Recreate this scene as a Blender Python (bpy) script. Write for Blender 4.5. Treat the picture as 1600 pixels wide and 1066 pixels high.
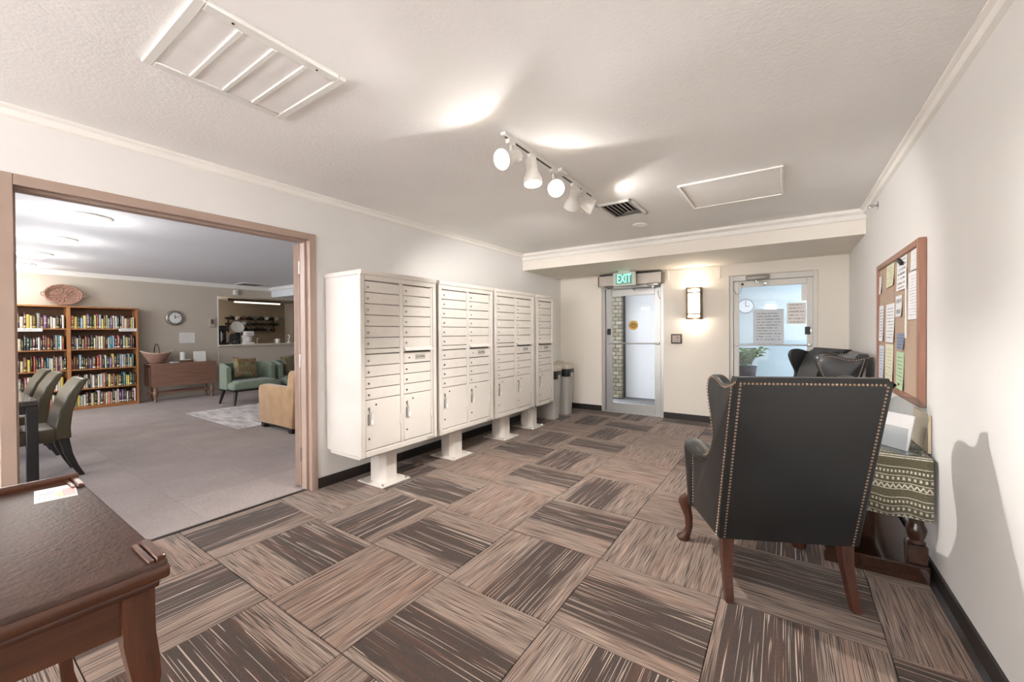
import bpy, bmesh, math, random
from mathutils import Vector, Matrix
random.seed(7)
PI = math.pi
for o in list(bpy.data.objects): bpy.data.objects.remove(o, do_unlink=True)
S = bpy.context.scene
COL = S.collection

# ------------------------------------------------------------------ camera
CF, YAW, PITCH, ROLL, CY, CX, CH = 631.48, .5969, -.009, -.0063, 525.29, 798.4, 1.3
_r = Vector((math.cos(YAW), math.sin(YAW), 0)); _d = Vector((-math.sin(YAW), math.cos(YAW), 0)); _u = Vector((0, 0, 1))
cF = _d*math.cos(PITCH) + _u*math.sin(PITCH); _u2 = _u*math.cos(PITCH) - _d*math.sin(PITCH)
cR = _r*math.cos(ROLL) + _u2*math.sin(ROLL); cU = _u2*math.cos(ROLL) - _r*math.sin(ROLL)
CAM = Vector((0, 0, CH))
cd = bpy.data.cameras.new('camera'); cam = bpy.data.objects.new('camera', cd); COL.objects.link(cam)
m3 = Matrix((cR, cU, -cF)).transposed()
cam.matrix_world = Matrix.Translation(CAM) @ m3.to_4x4()
cd.sensor_fit = 'HORIZONTAL'; cd.sensor_width = 36; cd.lens = 36*CF/1600
cd.shift_x = (800-CX)/1600; cd.shift_y = (CY-533)/1600
cd.clip_start = .02
S.camera = cam
def unp(px, py, ax, v):
    D = cF + cR*((px-CX)/CF) - cU*((py-CY)/CF)
    return CAM + D*((v-CAM[ax])/D[ax])

# ------------------------------------------------------------------ view, world, lights
S.view_settings.view_transform = 'Standard'; S.view_settings.look = 'None'
S.view_settings.exposure = 1.28; S.view_settings.gamma = 1
S.view_settings.use_curve_mapping = False
W = bpy.data.worlds.new('sky'); S.world = W; W.use_nodes = True
bg = W.node_tree.nodes['Background']; bg.inputs[0].default_value = (.86, .92, 1.0, 1); bg.inputs[1].default_value = 3.4

def lamp(name, typ, loc, energy, color=(1, .96, .91), aim=None, parent=None, **kw):
    l = bpy.data.lights.new(name, typ); l.energy = energy; l.color = color
    for k, v in kw.items(): setattr(l, k, v)
    o = bpy.data.objects.new(name, l); COL.objects.link(o); o.location = loc
    if aim is not None: o.rotation_euler = Vector(aim).to_track_quat('-Z', 'Y').to_euler()
    if parent: o.parent = parent
    return o
# daylight openings: portals only guide the sky light of the added lounge windows and the open entrance porch
E_FILL_BOWL = 18.0      # unseen bowl pendants added behind the camera for fill (W each)
E_TRACK = 62.0
E_FILL_GLOBE = 84.0     # strength of the fill globes added behind the camera
E_SPILL = 3.2     # each track head
E_DOME = 5.0      # lounge dome lights

# ------------------------------------------------------------------ colour + material helpers
def lin(c):
    def f(x):
        x = x/255.0
        return x/12.92 if x <= .04045 else ((x+.055)/1.055)**2.4
    return (f(c[0]), f(c[1]), f(c[2]), 1)
class NT:
    def __init__(s, m):
        s.t = m.node_tree; s.t.nodes.clear()
        s.out = s.n('ShaderNodeOutputMaterial')
    def n(s, typ, **kw):
        x = s.t.nodes.new(typ)
        for k, v in kw.items(): setattr(x, k, v)
        return x
    def l(s, a, b): s.t.links.new(a, b)
    def val(s, inp, v):
        if hasattr(v, 'is_output') or isinstance(v, bpy.types.NodeSocket): s.l(v, inp)
        else: inp.default_value = v
    def math(s, op, a, b=None, clamp=False):
        x = s.n('ShaderNodeMath', operation=op); x.use_clamp = clamp
        s.val(x.inputs[0], a)
        if b is not None: s.val(x.inputs[1], b)
        return x.outputs[0]
    def mix(s, f, a, b, typ='MIX'):
        x = s.n('ShaderNodeMix', data_type='RGBA', blend_type=typ)
        s.val(x.inputs['Factor'], f); s.val(x.inputs[6], a); s.val(x.inputs[7], b)
        return x.outputs[2]
    def noise(s, vec, scale=5, detail=2, rough=.5, dim='3D'):
        x = s.n('ShaderNodeTexNoise', noise_dimensions=dim)
        if vec is not None: s.l(vec, x.inputs['Vector'])
        x.inputs['Scale'].default_value = scale; x.inputs['Detail'].default_value = detail; x.inputs['Roughness'].default_value = rough
        return x.outputs[0]
    def obj(s): return s.n('ShaderNodeTexCoord').outputs['Object']
    def scale(s, vec, v):
        x = s.n('ShaderNodeMapping'); s.l(vec, x.inputs[0]); x.inputs['Scale'].default_value = v
        return x.outputs[0]
    def ramp(s, f, a, b, ca=(0, 0, 0, 1), cb=(1, 1, 1, 1)):
        x = s.n('ShaderNodeMapRange'); s.l(f, x.inputs[0]); x.inputs[1].default_value = a; x.inputs[2].default_value = b
        return x.outputs[0]
    def bump(s, h, strength=.2, dist=.01):
        x = s.n('ShaderNodeBump'); s.l(h, x.inputs['Height']); x.inputs['Strength'].default_value = strength; x.inputs['Distance'].default_value = dist
        return x.outputs[0]
    def bsdf(s, col, rough=.5, metal=0, normal=None, coat=0, spec=.5, sheen=0):
        b = s.n('ShaderNodeBsdfPrincipled'); s.val(b.inputs['Base Color'], col); s.val(b.inputs['Roughness'], rough); b.inputs['Metallic'].default_value = metal
        if normal is not None: s.l(normal, b.inputs['Normal'])
        b.inputs['Coat Weight'].default_value = coat; b.inputs['Specular IOR Level'].default_value = spec
        b.inputs['Sheen Weight'].default_value = sheen
        s.l(b.outputs[0], s.out.inputs[0]); return b
def newmat(name):
    m = bpy.data.materials.new(name); m.use_nodes = True
    return m, NT(m)
def pm(name, col, rough=.5, metal=0, var=.06, vs=6, bump=0, bs=80, bd=.002, coat=0, spec=.5, sheen=0, st=None):
    m, t = newmat(name); co = t.obj()
    if st: co2 = t.scale(co, st)
    else: co2 = co
    c = lin(col)
    dark = tuple(x*(1-var) for x in c[:3])+(1,); lite = tuple(min(1, x*(1+var)) for x in c[:3])+(1,)
    n = t.noise(co2, vs, 3)
    cc = t.mix(t.ramp(n, .3, .7), dark, lite)
    nm = t.bump(t.noise(co, bs, 3), bump, bd) if bump else None
    t.bsdf(cc, rough, metal, nm, coat, spec, sheen); return m
def wood(name, c1, c2, axis=0, sc=1, rough=.35, coat=.2, knots=0):
    m, t = newmat(name); co = t.obj(); v = [26*sc]*3; v[axis] = 1.6*sc
    n = t.noise(t.scale(co, tuple(v)), 1.6, 5, .6); f = t.noise(t.scale(co, tuple(x*5 for x in v)), 2, 2)
    h = t.math('ADD', t.math('MULTIPLY', n, .75), t.math('MULTIPLY', f, .25))
    cc = t.mix(t.ramp(h, .32, .68), lin(c1), lin(c2))
    if knots: cc = t.mix(t.math('MULTIPLY', t.ramp(t.noise(co, 7, 3), .4, .75), knots), cc, lin(tuple(x*.45 for x in c1)))
    t.bsdf(cc, rough, 0, t.bump(f, .08, .001), coat); return m
def emit(name, col, strength):
    m, t = newmat(name); e = t.n('ShaderNodeEmission'); e.inputs[0].default_value = lin(col); e.inputs[1].default_value = strength
    t.l(e.outputs[0], t.out.inputs[0]); return m
def glassmat(name, tint=(250, 251, 253), ior=1.5, boost=1.0):
    m, t = newmat(name); tr = t.n('ShaderNodeBsdfTransparent'); tr.inputs[0].default_value = lin(tint)
    g = t.n('ShaderNodeBsdfGlossy'); g.inputs['Roughness'].default_value = .02
    ge = t.n('ShaderNodeNewGeometry'); dt = t.n('ShaderNodeVectorMath', operation='DOT_PRODUCT'); t.l(ge.outputs['Normal'], dt.inputs[0]); t.l(ge.outputs['Incoming'], dt.inputs[1])
    f0 = ((ior-1)/(ior+1))**2
    k = t.math('POWER', t.math('SUBTRACT', 1.0, t.math('ABSOLUTE', dt.outputs['Value']), True), 5.0)
    fr = t.math('MULTIPLY', t.math('ADD', f0, t.math('MULTIPLY', k, 1-f0)), boost, True)
    mx = t.n('ShaderNodeMixShader'); t.l(fr, mx.inputs[0]); t.l(tr.outputs[0], mx.inputs[1]); t.l(g.outputs[0], mx.inputs[2])
    t.l(mx.outputs[0], t.out.inputs[0]); return m
def printed(name, paper=(240, 240, 236), ink=(70, 72, 78), lines=14, amount=.75, axis='z', head=None):
    # rows of unreadable small print: paper with lines of dashes (flat print)
    m, t = newmat(name); g = t.n('ShaderNodeTexCoord').outputs['Generated']
    sx = t.n('ShaderNodeSeparateXYZ'); t.l(g, sx.inputs[0])
    vz = sx.outputs[2]; vy = sx.outputs[1] if axis == 'z' else sx.outputs[0]
    row = t.math('MULTIPLY', vz, float(lines)); fr = t.math('FRACT', row); fl = t.math('FLOOR', row)
    inrow = t.math('MULTIPLY', t.math('GREATER_THAN', fr, .3), t.math('LESS_THAN', fr, .68))
    cmb = t.n('ShaderNodeCombineXYZ'); t.l(t.math('MULTIPLY', vy, 22.0), cmb.inputs[0]); t.l(t.math('MULTIPLY', fl, 7.3), cmb.inputs[1])
    nz = t.noise(cmb.outputs[0], 1.0, 2)
    word = t.math('GREATER_THAN', nz, .47)
    end = t.math('LESS_THAN', vy, t.math('ADD', .6, t.math('MULTIPLY', t.noise(t.scale(cmb.outputs[0], (0, 1, 0)), 1.3, 0), .5)))
    marg = t.math('MULTIPLY', t.math('GREATER_THAN', vy, .1), t.math('LESS_THAN', vy, .9))
    mz = t.math('MULTIPLY', t.math('GREATER_THAN', vz, .06), t.math('LESS_THAN', vz, .93))
    f = t.math('MULTIPLY', t.math('MULTIPLY', inrow, word), t.math('MULTIPLY', t.math('MULTIPLY', marg, mz), end))
    t.bsdf(t.mix(t.math('MULTIPLY', f, amount), lin(paper), lin(ink)), .7); return m

# ------------------------------------------------------------------ mesh builder
class MB:
    def __init__(s): s.v = []; s.f = []; s.m = []
    def add(s, vs, fs, mi=0, M=None):
        b = len(s.v)
        s.v += [tuple(M @ Vector(p)) if M is not None else tuple(p) for p in vs]
        s.f += [tuple(i+b for i in f) for f in fs]; s.m += [mi]*len(fs); return s
    def box(s, x0, x1, y0, y1, z0, z1, mi=0, M=None):
        vs = [(x, y, z) for z in (z0, z1) for y in (y0, y1) for x in (x0, x1)]
        return s.add(vs, [(0, 2, 3, 1), (4, 5, 7, 6), (0, 1, 5, 4), (2, 6, 7, 3), (0, 4, 6, 2), (1, 3, 7, 5)], mi, M)
    def bm(s, b, mi=0, M=None):
        b.verts.index_update(); vs = [v.co.copy() for v in b.verts]; fs = [[v.index for v in f.verts] for f in b.faces]; b.free()
        return s.add(vs, fs, mi, M)
    def rbox(s, x0, x1, y0, y1, z0, z1, r=.01, seg=2, mi=0, M=None):
        b = bmesh.new(); vs = [b.verts.new((x, y, z)) for z in (z0, z1) for y in (y0, y1) for x in (x0, x1)]
        for f in ((0, 2, 3, 1), (4, 5, 7, 6), (0, 1, 5, 4), (2, 6, 7, 3), (0, 4, 6, 2), (1, 3, 7, 5)): b.faces.new([vs[i] for i in f])
        bmesh.ops.bevel(b, geom=list(b.edges), offset=r, segments=seg, profile=.5, affect='EDGES')
        return s.bm(b, mi, M)
    def prism(s, poly, axis, a0, a1, mi=0, bev=0, seg=2, M=None):
        # poly in the two other axes (cyclic order), extruded along axis
        def P(p, a):
            if axis == 0: return (a, p[0], p[1])
            if axis == 1: return (p[0], a, p[1])
            return (p[0], p[1], a)
        b = bmesh.new(); n = len(poly)
        A = [b.verts.new(P(p, a0)) for p in poly]; B = [b.verts.new(P(p, a1)) for p in poly]
        fa = b.faces.new(A); fb = b.faces.new(B[::-1])
        for i in range(n): b.faces.new((A[i], B[i], B[(i+1) % n], A[(i+1) % n]))
        bmesh.ops.recalc_face_normals(b, faces=list(b.faces))
        if bev:
            es = [e for e in b.edges if len(e.link_faces) == 2 and (fa in e.link_faces or fb in e.link_faces)]
            bmesh.ops.bevel(b, geom=es, offset=bev, segments=seg, profile=.5, affect='EDGES')
        return s.bm(b, mi, M)
    def tube(s, pts, rs, n=10, mi=0, caps=True, M=None, sq=None):
        pts = [Vector(p) for p in pts]
        if not isinstance(rs, (list, tuple)): rs = [rs]*len(pts)
        vs = []; fs = []; up = None
        for i, p in enumerate(pts):
            d = (pts[min(i+1, len(pts)-1)]-pts[max(i-1, 0)]).normalized()
            if up is None: up = d.orthogonal().normalized()
            up = (up-d*up.dot(d)); up = up.normalized() if up.length > 1e-6 else d.orthogonal().normalized()
            sd = d.cross(up)
            for k in range(n):
                a = 2*PI*k/n; vs.append(p+(up*math.cos(a)+sd*math.sin(a))*rs[i])
        for i in range(len(pts)-1):
            for k in range(n): fs.append((i*n+k, i*n+(k+1) % n, (i+1)*n+(k+1) % n, (i+1)*n+k))
        if caps: fs.append(tuple(range(n))[::-1]); fs.append(tuple((len(pts)-1)*n+k for k in range(n)))
        return s.add(vs, fs, mi, M)
    def cyl(s, p0, p1, r0, r1=None, n=16, mi=0, caps=True, M=None): return s.tube([p0, p1], [r0, r0 if r1 is None else r1], n, mi, caps, M)
    def lathe(s, prof, n=20, c=(0, 0, 0), sx=1, sy=1, mi=0, M=None, caps=True):
        vs = []; fs = []
        for r, z in prof:
            for k in range(n):
                a = 2*PI*k/n; vs.append((c[0]+r*math.cos(a)*sx, c[1]+r*math.sin(a)*sy, c[2]+z))
        for i in range(len(prof)-1):
            for k in range(n): fs.append((i*n+k, i*n+(k+1) % n, (i+1)*n+(k+1) % n, (i+1)*n+k))
        if caps:
            if prof[0][0] > 1e-5: fs.append(tuple(range(n))[::-1])
            if prof[-1][0] > 1e-5: fs.append(tuple((len(prof)-1)*n+k for k in range(n)))
        return s.add(vs, fs, mi, M)
    def sect(s, rings, mi=0, M=None, caps=True):
        # loft between equal-length rings of points
        n = len(rings[0]); vs = [p for r in rings for p in r]; fs = []
        for i in range(len(rings)-1):
            for k in range(n): fs.append((i*n+k, i*n+(k+1) % n, (i+1)*n+(k+1) % n, (i+1)*n+k))
        if caps: fs.append(tuple(range(n))[::-1]); fs.append(tuple((len(rings)-1)*n+k for k in range(n)))
        return s.add(vs, fs, mi, M)
    def mesh(s, name, mats):
        me = bpy.data.meshes.new(name); me.from_pydata(s.v, [], s.f)
        if not isinstance(mats, (list, tuple)): mats = [mats]
        for m in mats: me.materials.append(m)
        if len(mats) > 1: me.polygons.foreach_set('material_index', s.m)
        b = bmesh.new(); b.from_mesh(me); bmesh.ops.recalc_face_normals(b, faces=list(b.faces)); b.to_mesh(me); b.free()
        me.polygons.foreach_set('use_smooth', [True]*len(me.polygons)); me.set_sharp_from_angle(angle=math.radians(38)); me.update(); return me
    def build(s, name, mats, parent=None):
        o = bpy.data.objects.new(name, s.mesh(name, mats)); COL.objects.link(o)
        if parent: o.parent = parent
        return o
def tag(o, label, cat, group=None):
    o['label'] = label; o['category'] = cat
    if group: o['group'] = group
    return o
def thing(name, label, cat, loc=(0, 0, 0), rz=0, group=None):
    o = bpy.data.objects.new(name, None); COL.objects.link(o); o.location = loc; o.rotation_euler = (0, 0, rz); o.empty_display_size = .1
    return tag(o, label, cat, group)
def struct(name, b, m, parent=None):
    o = b.build(name, m, parent)
    o['kind'] = 'structure'; return o
def place(o, loc, rz=0): o.location = loc; o.rotation_euler = (0, 0, rz); return o
def recenter(o, c=None):
    # move a single mesh's origin to its base centre
    me = o.data; xs = [v.co for v in me.vertices]
    if c is None:
        c = Vector(((min(p.x for p in xs)+max(p.x for p in xs))/2, (min(p.y for p in xs)+max(p.y for p in xs))/2, min(p.z for p in xs)))
    me.transform(Matrix.Translation(-Vector(c))); o.location = Vector(o.location)+Vector(c); return o
def dup(root, loc, rz=0, label=None, group=None):
    r = root.copy(); COL.objects.link(r); r.location = loc; r.rotation_euler = (0, 0, rz)
    if label: r['label'] = label
    if group: r['group'] = group
    for ch in list(root.children):
        c = ch.copy(); COL.objects.link(c); c.parent = r
        for g in list(ch.children):
            q = g.copy(); COL.objects.link(q); q.parent = c
    return r
def text_mesh(name, s, size, mat, parent, M, ext=.001):
    cu = bpy.data.curves.new(name, 'FONT'); cu.body = s; cu.size = size; cu.extrude = ext; cu.align_x = 'CENTER'; cu.align_y = 'CENTER'
    o = bpy.data.objects.new(name, cu); COL.objects.link(o)
    dg = bpy.context.evaluated_depsgraph_get(); me = bpy.data.meshes.new_from_object(o.evaluated_get(dg))
    bpy.data.objects.remove(o); bpy.data.curves.remove(cu)
    me.transform(M); me.materials.clear(); me.materials.append(mat)
    o = bpy.data.objects.new(name, me); COL.objects.link(o); o.parent = parent; return o
def pillow(w, h, t, n=10):
    # soft cushion in local XZ, thickness along Y
    b = MB(); vs = []; fs = []
    for sgn in (1, -1):
        base = len(vs)
        for i in range(n+1):
            for j in range(n+1):
                u = -1+2*i/n; v = -1+2*j/n
                k = 1-.10*(1-abs(u)**2)*abs(v)**3; k2 = 1-.10*(1-abs(v)**2)*abs(u)**3
                d = ((1-u**4)*(1-v**4))**.55
                vs.append((u*w/2*k2, sgn*t/2*d, v*h/2*k))
        for i in range(n):
            for j in range(n):
                a = base+i*(n+1)+j; q = (a, a+1, a+n+2, a+n+1); fs.append(q if sgn < 0 else q[::-1])
    b.add(vs, fs)
    return b
# ------------------------------------------------------------------ dimensions
XL, XR, YB, YF, ZC = -3.243, .633, 6.32, -5.2, 2.458
YS, ZS = 5.10, 2.22            # soffit face and underside
T, TX, TY = .6145, -.8796, 1.5722
LX0, LX1, LY0, LY1, LZ = -10.4, -3.40, -3.0, 6.2, 2.42   # lounge
M_ = {}
def wallmat(name, col, bs=120, st=.12, rough=.75, bd=.004):
    m, t = newmat(name); co = t.obj()
    n = t.noise(co, 1.3, 3); cc = t.mix(t.ramp(n, .35, .65), lin(tuple(x*.985 for x in col)), lin(col))
    t.bsdf(cc, rough, 0, t.bump(t.noise(co, bs, 3, .55), st, bd), 0, .3); return m
M_['wall'] = wallmat('wall_paint_cream', (226, 223, 219))
M_['wallback'] = wallmat('wall_paint_warm_cream', (238, 231, 220))
M_['taupe'] = wallmat('wall_paint_taupe', (196, 186, 172))
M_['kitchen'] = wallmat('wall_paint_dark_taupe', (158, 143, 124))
M_['ceil'] = wallmat('ceiling_knockdown', (245, 243, 240), 62, .42, .75, .005)
M_['ceil2'] = wallmat('ceiling_popcorn_white', (226, 228, 233), 90, .8)
M_['trim'] = pm('trim_paint', (238, 234, 227), .5, var=.02)
M_['base'] = pm('baseboard_black_rubber', (38, 32, 30), .45, var=.1)
M_['frame'] = pm('door_frame_taupe_paint', (164, 142, 129), .42, var=.04)
M_['alu'] = pm('brushed_aluminium', (196, 196, 194), .38, .85, var=.05, st=(40, 40, 2))
M_['whitealu'] = pm('white_painted_aluminium', (222, 218, 210), .4, 0, var=.02)
M_['glass'] = glassmat('door_glass')
M_['black'] = pm('black_plastic', (22, 22, 23), .45, var=.15)
M_['chrome'] = pm('chrome', (200, 200, 198), .2, 1.0, var=.03)
M_['white'] = pm('white_enamel', (232, 230, 224), .45, var=.02)
M_['paper'] = pm('plain_white_paper', (240, 240, 238), .7, var=.02)

def carpet_material():
    m, t = newmat('carpet_tile_striped'); co = t.obj()
    oi = t.n('ShaderNodeObjectInfo'); sc = t.n('ShaderNodeSeparateColor'); t.l(oi.outputs['Color'], sc.inputs[0])
    lo, hi, seed, tint = sc.outputs[0], sc.outputs[1], sc.outputs[2], oi.outputs['Alpha']
    sx = t.n('ShaderNodeSeparateXYZ'); t.l(co, sx.inputs[0])
    u = sx.outputs[0]; w = sx.outputs[1]
    un = t.math('DIVIDE', u, T); un = t.math('ADD', un, .5)
    sd = t.math('MULTIPLY', seed, 97.0)
    def streak(us, ws, off, detail=1):
        c = t.n('ShaderNodeCombineXYZ'); t.l(t.math('MULTIPLY', u, us), c.inputs[0]); t.l(t.math('MULTIPLY', w, ws), c.inputs[1]); t.l(t.math('ADD', sd, off), c.inputs[2])
        return t.noise(c.outputs[0], 1.0, detail, .5)
    jit = t.math('MULTIPLY', t.math('SUBTRACT', streak(60, 1.5, 3.0), .5), .14)
    uj = t.math('ADD', un, jit)
    def ss(x, e, s):
        return t.math('ADD', t.math('MULTIPLY', t.math('SUBTRACT', x, e), s), .5, True)
    dark = t.math('MULTIPLY', ss(uj, lo, 30.0), t.math('SUBTRACT', 1.0, ss(uj, hi, 30.0)))
    # dark field: brown with rust threads and long cream dashes
    rust = t.ramp(streak(26, 1.2, 9.0, 2), .52, .68)
    dcol = t.mix(t.math('MULTIPLY', rust, .55), lin((74, 63, 57)), lin((102, 70, 57)))
    fine = streak(330, 90, 1.0, 2)
    dcol = t.mix(t.ramp(fine, .3, .7), t.mix(.45, dcol, lin((46, 38, 34))), dcol)
    cream = t.math('MULTIPLY', t.ramp(streak(230, 1.5, 21.0, 0), .63, .69), t.ramp(streak(60, 3.4, 33.0, 1), .40, .46))
    dcol = t.mix(t.math('MULTIPLY', cream, .9), dcol, lin((178, 162, 148)))
    # light field: tan with peach patches and many short dark threads
    peach = t.math('ADD', t.math('MULTIPLY', t.ramp(streak(9, 1.6, 51.0, 2), .42, .62), .4), t.math('MULTIPLY', tint, .35))
    lcol = t.mix(peach, lin((136, 121, 111)), lin((146, 114, 98)))
    lcol = t.mix(t.ramp(fine, .3, .7), t.mix(.28, lcol, lin((110, 92, 80))), lcol)
    thr = t.math('MULTIPLY', t.ramp(streak(300, 4.2, 71.0, 1), .50, .58), t.ramp(streak(16, 1.3, 77.0, 1), .22, .42))
    lcol = t.mix(t.math('MULTIPLY', thr, .92), lcol, lin((60, 51, 46)))
    hl = t.ramp(streak(280, 3.6, 88.0, 1), .56, .64)
    lcol = t.mix(t.math('MULTIPLY', hl, .55), lcol, lin((176, 160, 146)))
    col = t.mix(dark, lcol, dcol)
    t.bsdf(col, .95, 0, t.bump(fine, .5, .003), 0, .1, .1); return m
M_['carpet'] = carpet_material()
def lounge_carpet():
    m, t = newmat('lounge_carpet_grey_brown'); co = t.obj(); oi = t.n('ShaderNodeObjectInfo')
    f = t.noise(t.scale(co, (150, 420, 1)), 1, 2); w = t.noise(t.scale(co, (22, 90, 1)), 1, 3); g = t.noise(co, 2.2, 4)
    c = t.mix(t.ramp(f, .32, .68), lin((112, 101, 97)), lin((204, 190, 184)))
    c = t.mix(t.math('MULTIPLY', t.ramp(w, .4, .65), .35), c, lin((120, 107, 104)))
    c = t.mix(t.math('MULTIPLY', oi.outputs['Random'], .25), c, lin((126, 112, 108)))
    c = t.mix(t.math('MULTIPLY', t.ramp(g, .35, .7), .25), c, lin((112, 100, 98)))
    t.bsdf(c, .95, 0, t.bump(f, .5, .003), 0, .1, .12); return m
M_['lcarpet'] = lounge_carpet()
M_['seam'] = pm('carpet_seam_dark', (62, 52, 46), .95)

# ------------------------------------------------------------------ lobby shell
b = MB(); b.box(XL-.16, XR+.1, YF, YB+.2, -.08, -.008); floor = struct('floor', b, M_['seam'])
tile_meshes = {}
G = .0016
def tile_mesh(w, h):
    k = (round(w, 3), round(h, 3))
    if k not in tile_meshes:
        q = MB(); q.rbox(-w/2+G, w/2-G, -h/2+G, h/2-G, -.008, 0, .0025, 1); tile_meshes[k] = q.mesh('carpet_tile', M_['carpet'])
    return tile_meshes[k]
# (first corner index i, j): (dark from, dark to, warm tint) across the stripes; odd i+j: stripes along y
LOOK = {(1, 0): (2, 2, .9), (0, 0): (.36, .93, .3), (0, -1): (.1, .6, .2), (1, -1): (.06, .78, .5), (2, 0): (.07, .62, .3), (2, 1): (.38, .87, .3), (3, 1): (.13, .72, .4),
        (1, 1): (.16, .70, .2), (2, 2): (.35, .92, .2), (3, 2): (2, 2, .2), (1, 2): (2, 2, .7), (0, 1): (.28, .85, .2), (2, 3): (.12, .64, .1), (3, 3): (2, 2, .5), (1, 3): (.38, .92, .1),
        (0, 3): (2, 2, .8), (0, 2): (.1, .66, .2), (2, 4): (2, 2, .7), (1, 4): (.1, .66, .1), (0, 4): (.3, .92, .2), (3, 4): (2, 2, .3), (4, 2): (.34, .95, .3), (4, 1): (.05, .6, .4),
        (5, 2): (2, 2, .5), (5, 1): (.1, .95, .3), (4, 3): (.2, .7, .1), (3, 0): (.36, .95, .2), (2, -1): (.3, .95, .3), (3, 5): (.2, .75, .1), (4, 4): (2, 2, .4), (2, 5): (2, 2, .4), (1, 5): (.3, .8, .1)}
rl = random.Random(11)
def xi(i): return TX+(i-3)*T
def yj(j): return TY+(j-1)*T
for i in range(-1, 6):
    for j in range(-7, 9):
        x0, x1, y0, y1 = max(xi(i), XL-.06), min(xi(i+1), XR), max(yj(j), YF), min(yj(j+1), YB+.1)
        if x1-x0 < .01 or y1-y0 < .01: continue
        rot = (i+j) % 2 == 0
        w, h = (x1-x0, y1-y0)
        me = tile_mesh(h, w) if rot else tile_mesh(w, h)
        o = bpy.data.objects.new('carpet_tile', me); COL.objects.link(o); o.parent = floor
        o.location = ((x0+x1)/2, (y0+y1)/2, 0)
        if rot: o.rotation_euler = (0, 0, PI/2)
        lk = LOOK.get((i, j)) or rl.choice([(.3, .85, .2), (.1, .62, .3), (2, 2, .5), (.36, .95, .2), (2, 2, .2), (.15, .75, .3)])
        o.color = (lk[0], lk[1], rl.random(), lk[2])
b = MB(); b.box(XL-.16, XR+.1, YF, YS, ZC, ZC+.1); struct('ceiling', b, M_['ceil'])
# soffit over the entrance doors
b = MB(); b.box(XL, XR, YS, YB, ZS, ZC+.1); struct('ceiling_soffit', b, M_['wallback'])
# left wall with the double door opening
DY0, DY1, DZ = .228, 1.875, 2.122
b = MB(); b.box(XL-.16, XL, YF, DY0+.03, 0, ZC); b.box(XL-.16, XL, DY1-.03, YB+.15, 0, ZC+.1); b.box(XL-.16, XL, DY0+.03, DY1-.03, DZ-.03, ZC)
struct('wall_left', b, M_['wall'])
b = MB(); b.box(XR, XR+.12, YF, YB+.15, 0, ZC+.1); struct('wall_right', b, M_['wall'])
b = MB(); b.box(XL-.16, XR+.12, YF-.12, YF, 0, ZC); struct('wall_front', b, M_['wall'])
AX0, AX1, BX0, BX1, OZ = -2.50, -1.52, -.645, .335, 2.06
b = MB()
for x0, x1 in ((XL, AX0), (AX1, BX0), (BX1, XR)): b.box(x0, x1, YB, YB+.15, 0, ZC)
for x0, x1 in ((AX0, AX1), (BX0, BX1)): b.box(x0, x1, YB, YB+.15, OZ, ZC)
struct('wall_back', b, M_['wallback'])
# baseboards
b = MB(); b.box(XL, XL+.012, DY1, YB, 0, .085); b.box(XL, XL+.012, YF, DY0, 0, .085); struct('baseboard_left', b, M_['base'])
b = MB(); b.box(XR-.012, XR, YF, YB, 0, .095); b.prism([(XR-.012, 0), (XR-.03, 0), (XR-.012, .02)], 1, YF, YB); struct('baseboard_right', b, M_['base'])
b = MB()
for x0, x1 in ((XL+.012, AX0), (AX1, BX0), (BX1, XR-.012)): b.box(x0, x1, YB-.012, YB, 0, .09)
struct('baseboard_back', b, M_['base'])
# ceiling mouldings: small stepped crown
def crown(y0, y1, x, sgn):
    q = MB(); q.prism([(x, ZC), (x+sgn*.045, ZC), (x+sgn*.045, ZC-.012), (x+sgn*.028, ZC-.022), (x+sgn*.02, ZC-.05), (x, ZC-.06)], 1, y0, y1); return q
struct('trim_1', crown(YF, YS, XL, 1), M_['trim'])
struct('trim_2', crown(YF, YS, XR, -1), M_['trim'])
b = MB(); b.prism([(YS, ZC), (YS-.05, ZC), (YS-.05, ZC-.03), (YS-.022, ZC-.05), (YS-.015, ZC-.09), (YS, ZC-.10)], 0, XL, XR); struct('trim_3', b, M_['trim'])

# double door steel frame of the lounge opening
b = MB(); fw = .055
for (y0, y1) in ((DY0, DY0+fw), (DY1-fw, DY1)):
    b.rbox(XL-.005, XL+.014, y0, y1, 0, DZ, .003, 1)
    b.rbox(XL-.175, XL-.155, y0, y1, 0, DZ, .003, 1)
b.rbox(XL-.005, XL+.014, DY0+fw, DY1-fw, DZ-fw, DZ, .003, 1); b.rbox(XL-.175, XL-.155, DY0+fw, DY1-fw, DZ-fw, DZ, .003, 1)
b.box(XL-.16, XL, DY0+.03, DY0+fw-.008, 0, DZ-.03); b.box(XL-.16, XL, DY1-fw+.008, DY1-.03, 0, DZ-.03); b.box(XL-.16, XL, DY0+.03, DY1-.03, DZ-fw+.008, DZ-.03)
b.rbox(XL-.115, XL-.045, DY0+fw-.01, DY0+fw+.012, 0, DZ-fw, .003, 1); b.rbox(XL-.115, XL-.045, DY1-fw-.012, DY1-fw+.01, 0, DZ-fw, .003, 1)
b.rbox(XL-.115, XL-.045, DY0+fw, DY1-fw, DZ-fw-.012, DZ-fw+.01, .003, 1)
struct('trim_4', b, M_['frame'])
b = MB(); b.box(XL-.075, XL-.05, DY0+fw, DY1-fw, 0, .006); struct('trim_5', b, M_['base'])
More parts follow.
